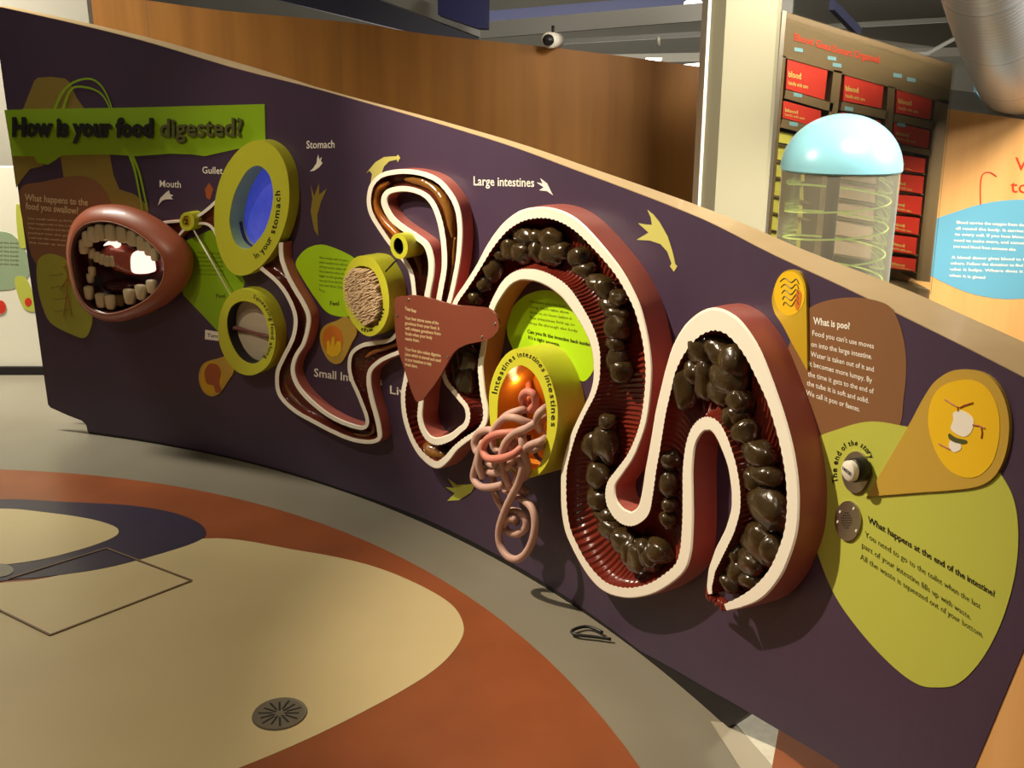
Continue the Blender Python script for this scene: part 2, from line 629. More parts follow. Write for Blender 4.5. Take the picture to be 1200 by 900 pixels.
inlay([(862, 848), (880, 832), (914, 846), (905, 897)], 0.003, M['speck'], 'speckled pale floor wedge', False)
inlay([(914, 846), (960, 850), (1040, 880), (1100, 950), (906, 950), (905, 897)], 0.0025, M['terracotta'], 'terracotta floor patch under the end of the wall', False)


def floor_line(a, b, w=1.6):
    A_, B_ = FL(*a), FL(*b)
    t = (B_ - A_).normalized()
    nrm = Vector((-t.y, t.x, 0)) * 0.0032
    MB().add([A_ + nrm + Vector((0, 0, .007)), B_ + nrm + Vector((0, 0, .007)), B_ - nrm + Vector((0, 0, .007)), A_ - nrm + Vector((0, 0, .007)),
              A_ + nrm, B_ + nrm, B_ - nrm, A_ - nrm],
             [(0, 1, 2, 3), (0, 1, 5, 4), (1, 2, 6, 5), (2, 3, 7, 6), (3, 0, 4, 7)]).build('access_hatch_joint', M['joint'], flo)


floor_line((10, 680), (125, 644))
floor_line((125, 644), (225, 682))
floor_line((225, 682), (59, 746))
floor_line((59, 746), (-10, 712))

# far shell
structure(MB().add(*box((-9, 15.9, 0), (9, 16.0, 4.2))).build('wall_far', M['far']))
structure(MB().add(*box((-9, -4, 4.2), (9, 16, 4.3))).build('ceiling', M['far']))

# wood-veneer partition behind
wb = []
YW = 6.0
for q in catmull([(8, 22), (40, 8), (100, -2), (160, -1), (258, 12), (417, 27), (500, 40), (667, 58), (783, 73), (838, 81)], False, 5):
    wb.append(PT(q[0], q[1], YW))
poly = [Vector((wb[0].x, YW, 0))] + wb + [Vector((wb[-1].x, YW, 0))]
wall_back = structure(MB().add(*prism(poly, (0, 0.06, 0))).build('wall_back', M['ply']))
for xx in (180, 400, 600, 735):
    p = PT(xx, 100, YW)
    MB().add(*box((p.x - 0.0015, YW - 0.001, 0.02), (p.x + 0.0015, YW + 0.001, PT(xx, {180: 3, 400: 26, 600: 52, 735: 68}[xx], YW).z))).build('panel_joint', M['joint'], wall_back)

# white display wall at the left
YL = 5.42
xl0, xl1 = PT(-420, 300, YL).x, PT(66, 300, YL).x
wl = structure(MB().add(*box((xl0, YL, 0.0), (xl1, YL + 0.08, PT(0, 196, YL).z))).build('wall_left', M['wallwhite']))
structure(MB().add(*box((xl0, YL - 0.02, 0.0), (xl1, YL - 0.0005, PT(0, 429, YL).z))).build('baseboard_left', M['black']))
structure(MB().add(*box((xl0, YL + 0.3, 0.0), (xl1 + 0.2, YL + 0.36, 2.0))).build('trim_1', M['wallgrey']))


def plane_print(pxs, Y, thick, m, parent, name, label=None, smooth=True, sub=6):
    q = catmull(pxs, True, sub) if smooth else pxs
    return MB().add(*prism([PT(x, y, Y) for x, y in q], (0, thick, 0))).build(name, m, parent, label=label)


plane_print([(-60, 270), (0, 271), (18, 278), (30, 295), (36, 318), (20, 336), (0, 340), (-60, 340)], YL - 0.002, 0.0019, M['sage'], wl, 'printed_patch', 'sage green printed patch')
plane_print([(19, 240), (27, 248), (31, 275), (32, 288), (24, 290), (20, 270)], YL - 0.003, 0.0029, M['leaf_print'], wl, 'printed_patch', 'lime printed leaf')
plane_print([(17, 328), (30, 326), (40, 350), (42, 364), (27, 360)], YL - 0.003, 0.0029, M['leaf_print'], wl, 'printed_patch', 'lime printed flag')
for c, rx, ry in (((33, 354), 4, 5), ((0, 360), 7, 8)):
    plane_print(ellipse(c[0], c[1], rx, ry, 18), YL - 0.004, 0.0008, M['redbox'], wl, 'printed_picture', 'small red printed picture', False)
mb = MB()
for i in range(6):
    text_line(mb, 'find out about the parts of the body', (-50, 284 + i * 5), (22, 286 + i * 5), 2.2, lambda x, y: PT(x, y, YL - 0.0025))
mb.build('printed_text', M['grey_print'], wl)

# orange wood wall at the right
YR = 5.05
wr_top = [PT(1104, 127, YR), PT(1200, 140, YR), PT(1400, 168, YR)]
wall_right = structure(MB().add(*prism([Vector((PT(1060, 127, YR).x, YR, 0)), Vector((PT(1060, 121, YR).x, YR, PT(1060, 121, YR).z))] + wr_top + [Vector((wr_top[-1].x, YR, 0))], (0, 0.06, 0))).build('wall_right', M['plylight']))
plane_print([(1060, 290), (1086, 262), (1127, 246), (1156, 238), (1193, 234), (1260, 236), (1330, 258), (1345, 300), (1290, 338), (1200, 350), (1150, 347), (1110, 333), (1080, 315)],
            YR - 0.002, 0.0019, M['skyblue'], wall_right, 'printed_patch', 'sky blue printed oval with white text')
fr = lambda x, y: PT(x, y, YR - 0.004)
mb = MB()
for i, t in enumerate(['Blood carries the oxygen from the lungs', 'all round the body. It carries food', 'to every cell. If you lose blood you', 'need to make more, and sometimes', 'you need blood from someone else.']):
    text_line(mb, t, (1121 - i, 262 + i * 7), (1215 - (i == 4) * 20 - i, 266 + i * 7), 3.4, fr, 0.02)
for i, t in enumerate(['A blood donor gives blood to help', 'others. Follow the donation to find out', 'who it helps. Where does it go', 'when it is given?']):
    text_line(mb, t, (1115 - i, 303 + i * 7), (1210 - i - (i == 3) * 52, 306 + i * 7), 3.4, fr, 0.02)
mb.build('printed_text', M['white_print'], wall_right)
mb = MB()
text_line(mb, 'Who', (1190, 199), (1240, 203), 15, fr)
text_line(mb, 'to give?', (1184, 225), (1262, 230), 15, fr)
mb.build('printed_text', M['red_print'], wall_right, label='red printed heading')
mb = MB()
tube_path(mb, [PT(x, y, YR - 0.002) for x, y in catmull([(1149, 240), (1149, 215), (1152, 204), (1160, 202), (1168, 207)], False, 5)], 0.003, 6)
mb.build('printed_outline', M['red_print'], wall_right)

# ================================================================== THE CURVED DISPLAY WALL
root = thing('display_wall', 'long curved purple display wall with printed food and digestion graphics and a pale wood top edge', 'display wall', W(3.2, 0, -0.05))
top_px = [(0, 8), (83, 27), (167, 48), (271, 79), (354, 100), (430, 121), (520, 147), (600, 172), (670, 198), (740, 224), (799, 247), (840, 265), (908, 300), (1001, 343), (1055, 370), (1122, 403), (1200, 443)]
TOP = [(1.10, S(0, 8)[1] + 0.005)] + [S(x, y) for x, y in top_px[1:]]
TOP = catmull(TOP, False, 3)
S0, S1 = 1.10, 5.50


def top_z(s):
    for a, b in zip(TOP, TOP[1:]):
        if a[0] <= s <= b[0]:
            return a[1] + (b[1] - a[1]) * (s - a[0]) / (b[0] - a[0])
    if s < TOP[0][0]:
        return TOP[0][1]
    a, b = TOP[-6], TOP[-1]
    return b[1] + (b[1] - a[1]) / (b[0] - a[0]) * (s - b[0])


bot_px = [(64, 481), (80, 487), (96, 493), (101, 498), (103, 508), (170, 520), (250, 534), (400, 573), (500, 609), (600, 660), (640, 684), (750, 763), (830, 808), (880, 836), (912, 855), (987, 900)]
BOT = [(S0, 0.125), (S0 + .012, 0.11)] + [S(x, y) for x, y in bot_px[1:]]
BOT = [(s, max(z, 0.012)) for s, z in BOT] + [(5.33, 0.19), (5.445, 0.19)]
TE = 5.67
outline = BOT + [(TE, top_z(TE))] + [(5.55, top_z(5.55))] + [p for p in reversed(TOP) if p[0] < S1 - 0.01]
# openings where the deep drums pass through the panel
DS, DI = 0.05, 0.10
stom_hole = catmull([(302, 194), (312, 200), (318, 212), (320, 230), (317, 250), (310, 270), (300, 284), (292, 291), (283, 291), (274, 282), (269, 262), (270, 246), (275, 226), (284, 208), (292, 198)], True, 4)
int_hole = catmull([(611, 428), (625, 437), (634, 453), (640, 475), (641, 500), (639, 521), (635, 540), (625, 551), (610, 553), (597, 544), (588, 522), (583, 495), (584, 464), (590, 446), (598, 434)], True, 4)
H1, H2 = to_sz(stom_hole, DS), to_sz(int_hole, DI)
panel = sheet(MB(), [outline, H1, H2], 0.0, -0.018).build('panel', M['purple'], root, label='purple laminate front panel')

# pale cap along the top, and the wooden core behind
def capt(s):
    tb = [(1.0, 0.11), (2.3, 0.11), (2.7, 0.026), (2.9, 0.026), (3.3, 0.042), (4.2, 0.066), (4.55, 0.075), (5.1, 0.118), (9, 0.118)]
    for a_, b_ in zip(tb, tb[1:]):
        if a_[0] <= s <= b_[0]:
            return a_[1] + (b_[1] - a_[1]) * (s - a_[0]) / (b_[0] - a_[0])


ns = 90
mb = MB()
vs = []
for i in range(ns + 1):
    s = S0 + (6.6 - S0) * i / ns
    z = top_z(s)
    vs += [W(s, z - 0.03, -0.0185), W(s, z + 0.002, -0.0005), W(s, z + 0.002, -capt(s)), W(s, z - 0.03, -capt(s))]
fs = []
for i in range(ns):
    for j in range(4):
        a = i * 4 + j
        b = i * 4 + (j + 1) % 4
        fs.append((a, b, b + 4, a + 4))
fs += [(0, 1, 2, 3), (ns * 4, ns * 4 + 1, ns * 4 + 2, ns * 4 + 3)]
mb.add(vs, fs).build('cap_board', M['cap'], root, label='pale wood top edge')
mb = MB()
bk = [(S0, 0.14), (1.33, 0.14), (1.34, 0.0)] + [(S0 + i * 0.1, 0.0) for i in range(3, 33)] + [(4.4, 0.24), (5.3, 0.24), (5.47, 0.24), (5.47, 0.0), (6.6, 0.0), (6.6, top_z(6.6) - 0.03)] + [(s, top_z(s) - 0.03) for s in [6.4 - 0.2 * i for i in range(26)]] + [(S0, top_z(S0) - 0.03)]
n0 = len(mb.v)
sheet(mb, [bk], 0.0, -0.01, 0.1)
for q in mb.v:
    th_ = atan2(q.x - CX, q.y - CY)
    r_ = math.hypot(q.x - CX, q.y - CY) + max(0.021, capt(th_ * RAD) - 0.011)
    q.x, q.y = CX + r_ * sin(th_), CY + r_ * cos(th_)
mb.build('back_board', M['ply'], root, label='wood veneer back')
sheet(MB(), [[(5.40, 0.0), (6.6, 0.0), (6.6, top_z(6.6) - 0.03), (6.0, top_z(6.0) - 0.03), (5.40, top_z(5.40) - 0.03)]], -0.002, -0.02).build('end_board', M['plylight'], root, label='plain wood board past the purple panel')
sheet(MB(), [[(S(103, 508)[0], 0.0), (S(852, 840)[0], 0.0), (S(878, 838)[0], 0.10), (S(878, 838)[0], 0.11), (S(103, 508)[0], 0.11)]], -0.004, -0.03).build('kick_strip', M['black'], root)
sheet(MB(), [[(S0 + .004, 0.12), (S0 + .06, 0.12), (S0 + .06, top_z(S0) - 0.035), (S0 + .004, top_z(S0) - 0.035)]], -0.0185, -0.0205).build('end_post', M['cap'], root)


def wprint(pxs, d, m, label=None, smooth=True, name='printed_patch', parent=None, sub=6, back=None):
    q = catmull(pxs, True, sub) if smooth else pxs
    return sheet(MB(), [to_sz(q, d)], d, back if back is not None else 0.0002, 0.05).build(name, m, parent or root, label=label)


fw = lambda d: (lambda x, y: P(x, y, d))

# --- left graphics
wprint([(22, 140), (40, 95), (44, 91), (60, 90), (76, 92), (82, 97), (90, 115), (108, 140)], 0.0008, M['olive'], 'olive printed shape like a pill bottle cap', False)
wprint([(70, 178), (128, 178), (133, 205), (140, 222), (158, 228), (172, 240), (176, 258), (120, 266), (78, 230)], 0.0008, M['olive'], 'olive printed shape below the banner', False)
wprint([(13, 178), (42, 182), (52, 194), (35, 198), (24, 212), (19, 220)], 0.0008, M['olive'], 'olive printed corner below the banner', False)
pa = wprint([(23, 224), (50, 213), (92, 206), (112, 212), (124, 226), (132, 243), (150, 275), (120, 320), (80, 332), (45, 312), (32, 282)], 0.0016, M['brown_print'], 'brown printed patch headed What happens to the food you swallow')
pb_ = wprint([(43, 312), (48, 301), (60, 298), (78, 305), (100, 330), (108, 368), (105, 388), (98, 396), (84, 392), (60, 379), (50, 360), (44, 335)], 0.0024, M['olive_green'], 'green printed patch with a body diagram')
pc = wprint([(200, 290), (250, 268), (270, 295), (287, 330), (282, 350), (262, 378), (255, 388), (238, 370), (215, 346)], 0.0008, M['lime'], 'green printed patch right of the mouth', False)
for pts in ([(64, 128), (72, 110), (82, 99), (96, 93), (108, 93), (118, 100), (126, 113), (132, 130)], [(74, 128), (80, 110), (88, 102), (104, 103), (116, 108), (124, 117), (130, 130)],
            [(152, 182), (158, 200), (163, 225), (167, 246)], [(155, 182), (163, 202), (169, 228), (173, 246)]):
    c = catmull(pts, False, 6)
    mb = MB()
    vs = []
    for i, q in enumerate(c):
        w = 1.6 - 0.9 * i / len(c)
        a = c[max(i - 1, 0)]
        b = c[min(i + 1, len(c) - 1)]
        L = math.hypot(b[0] - a[0], b[1] - a[1])
        nx, ny = -(b[1] - a[1]) / L * w, (b[0] - a[0]) / L * w
        vs += [P(q[0] + nx, q[1] + ny, 0.0022), P(q[0] - nx, q[1] - ny, 0.0022)]
    mb.add(vs, [(2 * i, 2 * i + 1, 2 * i + 3, 2 * i + 2) for i in range(len(c) - 1)]).build('printed_vine', M['lime'], root)
pi_ = wprint([(5, 129), (160, 126), (310, 122), (311, 168), (285, 173), (262, 178), (240, 183), (225, 181), (200, 180), (160, 183), (128, 181), (72, 182), (64, 188), (56, 193), (44, 191), (40, 183), (14, 183)],
       0.003, M['lime'], 'lime green printed banner strip', False)


def raised(body, p0, p1, h, m, label, d0=0.003, d1=0.014, bold=0.03):
    mb = MB()
    vs, fs = text_mesh(body, bold, 0.5, 2)
    x0 = min(v.x for v in vs)
    w = max(v.x for v in vs) - x0
    out = []
    for v in vs:
        u = (v.x - x0) / w
        out.append(P(p0[0] + (p1[0] - p0[0]) * u, p0[1] + (p1[1] - p0[1]) * u - v.y / 0.7 * h, d1 if v.z > 0 else d0))
    return mb.add(out, fs).build('raised_lettering', m, pi_, label=label)


raised('How is your food', (14, 159), (179, 160), 21, M['black_print'], 'raised black letters How is your food', bold=0.05)
raised('digested?', (187, 160), (284, 159), 21, M['grey_print'], 'raised dark olive letters digested', bold=0.02)

mb = MB()
text_line(mb, 'What happens to the', (29, 235), (103, 241), 8, fw(0.0022), 0.02)
text_line(mb, 'food you swallow?', (30, 245), (92, 251), 8, fw(0.0022), 0.02)
mb.build('printed_text', M['cream_print'], pa, label='cream heading What happens to the food you swallow?')
mb = MB()
for i, t in enumerate(['Your mouth mashes up the food and', 'your tongue rolls it into a soft ball', 'Then you swallow and the food is', 'pushed into the gullet', 'Look into the mouth and see', 'the teeth at work']):
    text_line(mb, t, (32 + i * 0.4, 257 + i * 5.6), (96 - i * 3, 261 + i * 5.6), 2.6, fw(0.0022), 0.01)
mb.build('printed_text', M['cream_print'], pa, label='small cream printed lines')
mb = MB()
for i, t in enumerate(['mouth', 'gullet', 'stomach', 'intestines']):
    text_line(mb, t, (58 + i * 2, 324 + i * 14), (74 + i * 2, 322 + i * 14), 2.4, fw(0.003))
mb.build('printed_text', M['grey_print'], pb_, label='tiny captions of the body diagram')
mb = MB()
for pts in ([(74, 312), (79, 308), (83, 314), (79, 320), (74, 312)], [(79, 320), (78, 345), (74, 371)], [(79, 345), (84, 371)], [(79, 326), (70, 340)], [(79, 326), (88, 340)]):
    tube_path(mb, [P(x, y, 0.003) for x, y in pts], 0.0016, 5)
mb.build('printed_diagram', M['rust_print'], pb_, label='rust coloured outline of a body')
mb = MB()
for i, t in enumerate(['Muscles in the gullet', 'squeeze the food along', 'to the stomach just like', 'toothpaste in a tube', 'Can you squeeze', 'the food down?']):
    text_line(mb, t, (231, 297 + i * 5), (262, 298 + i * 5), 2.4, fw(0.0018))
text_line(mb, 'Feel', (253, 349), (264, 349), 4.5, fw(0.0018), 0.02)
mb.build('printed_text', M['ink_olive'], pc, label='olive printed lines right of the mouth')

# --- section names
for t, p0, p1, h in (('Mouth', (187, 219), (212, 220), 8), ('Gullet', (237, 203), (261, 204), 8), ('Stomach', (359, 174), (392, 173), 9),
                     ('Small Intestines', (368, 441), (448, 452), 9.5), ('Liver', (457, 461), (490, 467), 9.5), ('Large intestines', (555, 217), (626, 219), 10.5)):
    mb = MB()
    text_line(mb, t, p0, p1, h, fw(0.0012), 0.012)
    mb.build('printed_text', M['white_print'], root, label='white section name ' + t)

# --- arrows shaped like torn leaves
for pts, m, lab in (
        ([(373, 181), (374, 187), (377, 184), (376, 189), (378, 191), (374, 196), (368, 200), (363, 201), (367, 197), (371, 191), (371.5, 186)], 'white_print', 'white splash arrow under Stomach'),
        ([(364, 216), (368, 230), (374, 215), (374, 228), (383, 221), (376, 237), (372, 252), (373, 277), (368, 269), (364, 247), (366, 233)], 'olive', 'olive splash arrow under Stomach'),
        ([(185, 241), (187.5, 232.5), (194, 226), (198, 223), (199, 227.5), (203, 229), (200, 231), (202.5, 233.5), (195, 233.5), (190, 235)], 'white_print', 'white splash arrow under Mouth'),
        ([(648, 229), (641, 224), (632, 223), (637, 219.5), (629, 214), (636, 215), (633, 209), (641, 215)], 'white_print', 'white splash arrow beside Large intestines'),
        ([(429, 203), (440, 190), (450, 184), (465, 183), (466, 181), (469, 185), (466, 190), (465, 187), (456, 189), (450, 195), (447, 204), (440, 207), (434, 216), (436, 204), (433, 200)], 'straw', 'straw yellow splash arrow above the gut loop'),
        ([(758.7, 246), (766, 252), (773.4, 261), (782.8, 278), (788.2, 295), (791.5, 310), (793.6, 312), (789.8, 318.5), (785, 312), (787, 309), (782, 295), (774, 286), (761.8, 282), (746, 281), (760, 272.5), (747.8, 261.6), (756, 263), (764, 263.5), (762.5, 254.7)], 'straw', 'large straw yellow splash arrow beside the big arch'),
        ([(524.5, 560.5), (535, 568), (547, 568), (558, 566), (552, 577), (538, 586), (524, 587), (533, 578), (522, 571), (532, 572)], 'leaf_print', 'green splash arrow left of the hanging gut ropes'),
        ([(240, 222), (245, 214), (250, 222), (246, 234), (242, 232)], 'rust_print', 'small rust splash arrow under Gullet')):
    wprint(pts, 0.0012, M[m], lab, False, 'printed_arrow')

# --- middle graphics
pd = wprint([(372, 287), (384, 288), (405, 296.5), (418, 306), (432, 330), (430, 355), (410, 370), (393, 370), (381, 364), (370, 350), (360, 335), (349.5, 317.5), (346.5, 308), (352, 298), (361, 290.5)], 0.0012, M['lime_bright'], 'bright lime printed patch left of the bristle drum')
mb = MB()
for i, t in enumerate(['The inside wall of your', 'small intestine has millions', 'of tiny bumps called villi', 'They make the surface much', 'bigger so that goodness', 'can pass from the food', 'into your blood. They', 'feel soft.']):
    text_line(mb, t, (374, 303 + i * 5.3), (408 - (i == 7) * 20 - i, 306.5 + i * 5.3), 2.6, fw(0.002))
text_line(mb, 'Feel', (386.5, 358), (397, 358), 5.2, fw(0.002), 0.02)
mb.build('printed_text', M['ink_olive'], pd, label='olive printed lines on the bright lime patch')
pe = wprint([(639, 340), (662, 346), (688, 366), (702, 402), (697, 430), (683, 447), (665, 430), (640, 440), (612, 425), (598, 402), (594, 386), (596, 370), (604, 356), (618, 345)], 0.0012, M['lime_bright'], 'bright lime printed patch inside the big arch')
mb = MB()
for i, t in enumerate(['Intestines pass the food', 'along, which takes about', 'three to six hours before it', 'The intestines fold up so', 'they fit through the body']):
    text_line(mb, t, (621 - i * 0.3, 354.5 + i * 6.3), (663 + i * 3.4, 360.5 + i * 7.2), 3.2, fw(0.002))
mb.build('printed_text', M['ink_olive'], pe, label='olive printed lines inside the big arch')
mb = MB()
text_line(mb, 'Can you fit the intestine back inside?', (618, 390), (692, 406), 4.2, fw(0.002), 0.02)
text_line(mb, "It's a tight squeeze.", (619, 397), (656, 406), 4.2, fw(0.002), 0.02)
mb.build('printed_text', M['black_print'], pe, label='black printed question Can you fit the intestine back inside')

# --- right graphics
pf = wprint([(998, 348.5), (1035, 355), (1050, 370), (1059, 398), (1062, 430), (1059, 465), (1050, 505), (1000, 525), (950, 520), (930, 480), (920, 430), (927, 398), (940, 370), (960, 355)], 0.0008, M['brown_print'], 'brown printed patch headed What is poo')
mb = MB()
text_line(mb, 'What is poo?', (953, 379.5), (996, 386), 8, fw(0.0016), 0.03)
mb.build('printed_text', M['white_print'], pf, label='white heading What is poo?')
mb = MB()
for t, a, b in (("Food you can't use moves", (952, 393), (1024, 408.5)), ('on into the large intestine.', (950.7, 406), (1022, 421)), ('Water is taken out of it and', (950, 417.6), (1024, 435.7)),
                ('it becomes more lumpy. By', (948, 428.6), (1022, 448.6)), ('the time it gets to the end of', (946.8, 440.8), (1024, 461.5)), ('the tube it is soft and solid.', (945.5, 451.5), (1018, 472.6)),
                ('We call it poo or faeces.', (944.8, 462.8), (1007.6, 482.5))):
    text_line(mb, t, a, b, 6.2, fw(0.0016), 0.01)
mb.build('printed_text', M['white_print'], pf, label='white printed lines about poo')
pg = wprint([(1020.6, 494), (983, 502.7), (952, 518), (935, 560), (952.7, 631), (975, 691.5), (1005.5, 737), (1043, 778), (1073.5, 801), (1096, 805.5), (1122.6, 801), (1149, 774.6), (1171.7, 733), (1187, 684), (1193, 638.6), (1190.6, 597), (1179, 566), (1150, 530), (1100, 508), (1062, 500)],
       0.0014, M['leaf_print'], 'large pale green printed patch about the end of the intestine')
mb = MB()
text_line(mb, 'What happens at the end of the intestine?', (1017, 612), (1166, 700), 7.6, fw(0.0022), 0.02)
mb.build('printed_text', M['black_print'], pg, label='black heading What happens at the end of the intestine?')
mb = MB()
for t, a, b in (('You need to go to the toilet when the last', (1013.5, 629), (1149, 714)), ('part of your intestine fills up with waste.', (1010, 641.5), (1138, 727)), ('All the waste is squeezed out of your bottom.', (1008, 655), (1152, 748))):
    text_line(mb, t, a, b, 7, fw(0.0022))
mb.build('printed_text', mat('dark_green_ink', (72, 72, 26), 0.5), pg, label='dark printed lines about the end of the intestine')
mb = MB()
text_arc(mb, 'The end of the story', (1001, 553), 20.5, 31, 157, 332, 6.5, fw(0.0022), 0.02)
mb.build('printed_text', M['black_print'], pg, label='black words The end of the story set in an arc')
# white printed sticker
ph = wprint([(240.5, 386.5), (256, 389), (256, 399.5), (240, 397.5)], 0.0016, M['white_print'], 'small white sticker', False)
mb = MB()
text_line(mb, 'Turn', (243, 394.5), (255, 396), 4, fw(0.0024), 0.02)
mb.build('printed_text', M['black_print'], ph, label='black word on the white sticker')

# ================================================================== MOUNTED MODELS
def gut(rootobj, stations, D, nsub, lining, rib=0.0, rib_p=0.016, jag=0.0, bulge=0.008, rim_name='cut_rim', depth_k=1.0, wl_=5, wr_=5):
    """stations: (lx,ly,lw, rx,ry,rw) px: centre and width of the two white rims at proud distance D"""
    c = catmull([tuple(map(float, s)) for s in stations], False, nsub)
    n = len(c)
    LO, LI, RI, RO = [], [], [], []
    for i, q in enumerate(c):
        a, b = c[max(i - 1, 0)], c[min(i + 1, n - 1)]
        res = []
        for k in (0, 3):
            tx, ty = b[k] - a[k], b[k + 1] - a[k + 1]
            L = math.hypot(tx, ty) or 1
            nx, ny = -ty / L, tx / L
            ox, oy = q[3 - k] - q[k], q[4 - k] - q[k + 1]
            if nx * ox + ny * oy < 0:
                nx, ny = -nx, -ny
            h = q[k + 2] / 2
            res.append(((q[k] - nx * h, q[k + 1] - ny * h), (q[k] + nx * h, q[k + 1] + ny * h)))
        LO.append(S(*res[0][0], D)); LI.append(S(*res[0][1], D))
        RO.append(S(*res[1][0], D)); RI.append(S(*res[1][1], D))
    arc = [0]
    for i in range(1, n):
        m0 = ((LI[i - 1][0] + RI[i - 1][0]) / 2, (LI[i - 1][1] + RI[i - 1][1]) / 2)
        m1 = ((LI[i][0] + RI[i][0]) / 2, (LI[i][1] + RI[i][1]) / 2)
        arc.append(arc[-1] + math.hypot(m1[0] - m0[0], m1[1] - m0[1]))
    mrim, mskin, mlin = MB(), MB(), MB()
    lv = []
    K = 12
    for i in range(n):
        ph = sin(2 * pi * arc[i] / rib_p) if rib_p else 0
        w = math.hypot(RI[i][0] - LI[i][0], RI[i][1] - LI[i][1])
        u = ((RI[i][0] - LI[i][0]) / w, (RI[i][1] - LI[i][1]) / w)
        j = jag * ph
        a = (LI[i][0] + u[0] * j, LI[i][1] + u[1] * j)
        b = (RI[i][0] - u[0] * j, RI[i][1] - u[1] * j)
        LI[i], RI[i] = a, b
        for k in range(K + 1):
            t = k / K
            ang = pi * t
            x = (1 - cos(ang)) / 2
            dep = sin(ang) ** 0.75 * (D - 0.008) * depth_k
            r = rib * ph * min(1, sin(ang) * 3)
            lv.append(W(a[0] + (b[0] - a[0]) * x, a[1] + (b[1] - a[1]) * x, max(0.003, D - dep + r)))
    mlin.add(lv, [(i * (K + 1) + k, i * (K + 1) + k + 1, (i + 1) * (K + 1) + k + 1, (i + 1) * (K + 1) + k) for i in range(n - 1) for k in range(K)])
    for O_, I_ in ((LO, LI), (RO, RI)):
        vs = []
        for i in range(n):
            vs += [W(*O_[i], D - 0.003), W(O_[i][0] * 0.88 + I_[i][0] * 0.12, O_[i][1] * 0.88 + I_[i][1] * 0.12, D), W(*I_[i], D), W(*I_[i], D - 0.004)]
        mrim.add(vs, [(i * 4 + k, i * 4 + k + 1, i * 4 + k + 5, i * 4 + k + 4) for i in range(n - 1) for k in range(3)])
        vs = []
        Q = 6
        for i in range(n):
            ux, uz = O_[i][0] - I_[i][0], O_[i][1] - I_[i][1]
            L = math.hypot(ux, uz) or 1
            for k in range(Q + 1):
                t = k / Q
                off = bulge * sin(pi * min(1, t * 1.15) * 0.62)
                vs.append(W(O_[i][0] + ux / L * off, O_[i][1] + uz / L * off, (D - 0.003) * (1 - t) + 0.0005))
        mskin.add(vs, [(i * (Q + 1) + k, i * (Q + 1) + k + 1, (i + 1) * (Q + 1) + k + 1, (i + 1) * (Q + 1) + k) for i in range(n - 1) for k in range(Q)])
    mrim.build(rim_name, M['white_rim'], rootobj, False, 'white cut rim')
    mskin.build('outer_skin', M['skin'], rootobj, True, 'pink outer side')
    mlin.build('lining', lining, rootobj, True, 'ribbed dark red hollow' if rib > 0 else 'dark brown red hollow')
    return c


# ---- small intestine
DSM = 0.045
A_st = [(298, 308, 329, 284), (309, 317, 330, 303), (322, 328, 337, 323), (333, 341, 346, 340), (342, 358, 355, 355), (346, 373, 361, 369), (345, 388, 361, 382), (341, 401, 356, 402), (331, 421, 347, 417), (325, 436, 343, 431),
        (325, 455, 345, 444), (331, 468, 352, 457), (346, 482, 364, 470), (367, 494, 381, 484), (390, 506, 399, 494), (412, 515, 416, 500), (432, 518, 426, 501), (444, 514, 430, 496), (444, 502, 429, 487), (441, 488, 425, 476),
        (435, 466, 419, 461), (432, 448, 412, 445), (434, 434, 409, 429), (444, 424, 412, 414), (455, 418, 424, 405), (467, 413, 440, 402), (480, 404, 459, 397), (493, 385, 474, 378)]
B_st = [(499, 362, 484, 362), (501, 345, 485, 345), (505, 322, 482, 322), (505, 304, 476, 309), (500, 288, 466, 296), (490, 279, 456, 284), (475, 269, 447, 271), (461, 258, 438, 257), (453, 246, 433, 245), (450, 235, 432, 231),
        (454, 226, 436, 216), (465, 222, 448, 205), (480, 222, 470, 201), (495, 227, 492, 203), (505, 236, 512, 211), (512, 250, 527, 227), (517, 269, 536, 246), (520, 292, 539, 272), (520, 315, 537, 303), (517, 333, 532, 331), (514, 350, 527, 352), (511, 366, 521, 370)]
small = thing('small_intestine_model', 'cut-open brown small intestine model winding from the stomach drum up into a narrow loop', 'gut model', P(400, 400, 0.0))
st = [(a, b, 5.2, c, d, 4.8) for a, b, c, d in A_st] + [(a, b, 7.0, c, d, 5.6) for a, b, c, d in B_st]
gut(small, st, DSM, 9, M['small_lining'], rib=0.0007, rib_p=0.009, jag=0.0005, bulge=0.0012)


def paste(sts, f0, f1, rad, dd, m, label, off=0.5):
    mid = [((1 - off) * a + off * c, (1 - off) * b + off * d) for a, b, c, d in sts[f0:f1]]
    c = catmull(mid, False, 6)
    n = len(c)
    rr = [rad * (0.35 + 0.65 * min(1, min(i, n - 1 - i) / 4.0)) * (1 + 0.15 * noise.noise(Vector((i * 0.25, rad * 90, f0)))) for i in range(n)]
    mb = MB()
    tube_path(mb, [P(x, y, dd) for x, y in c], rr, 10)
    mb.build('food_paste', m, small, True, label)


paste(B_st, 2, 5, 0.012, 0.020, M['paste'], 'brown food paste')
paste(B_st, 5, 12, 0.014, 0.022, M['paste_orange'], 'orange brown food paste')
paste(B_st, 12, 18, 0.016, 0.022, M['paste'], 'brown food paste', 0.6)
paste(B_st, 17, 21, 0.008, 0.024, M['paste'], 'brown food paste', 0.7)
paste(A_st, 23, 28, 0.009, 0.020, M['paste_orange'], 'orange brown food paste')
paste(A_st, 15, 22, 0.008, 0.018, M['paste'], 'thin brown food paste', 0.45)
paste(A_st, 4, 13, 0.007, 0.014, M['paste'], 'thin brown food paste', 0.5)

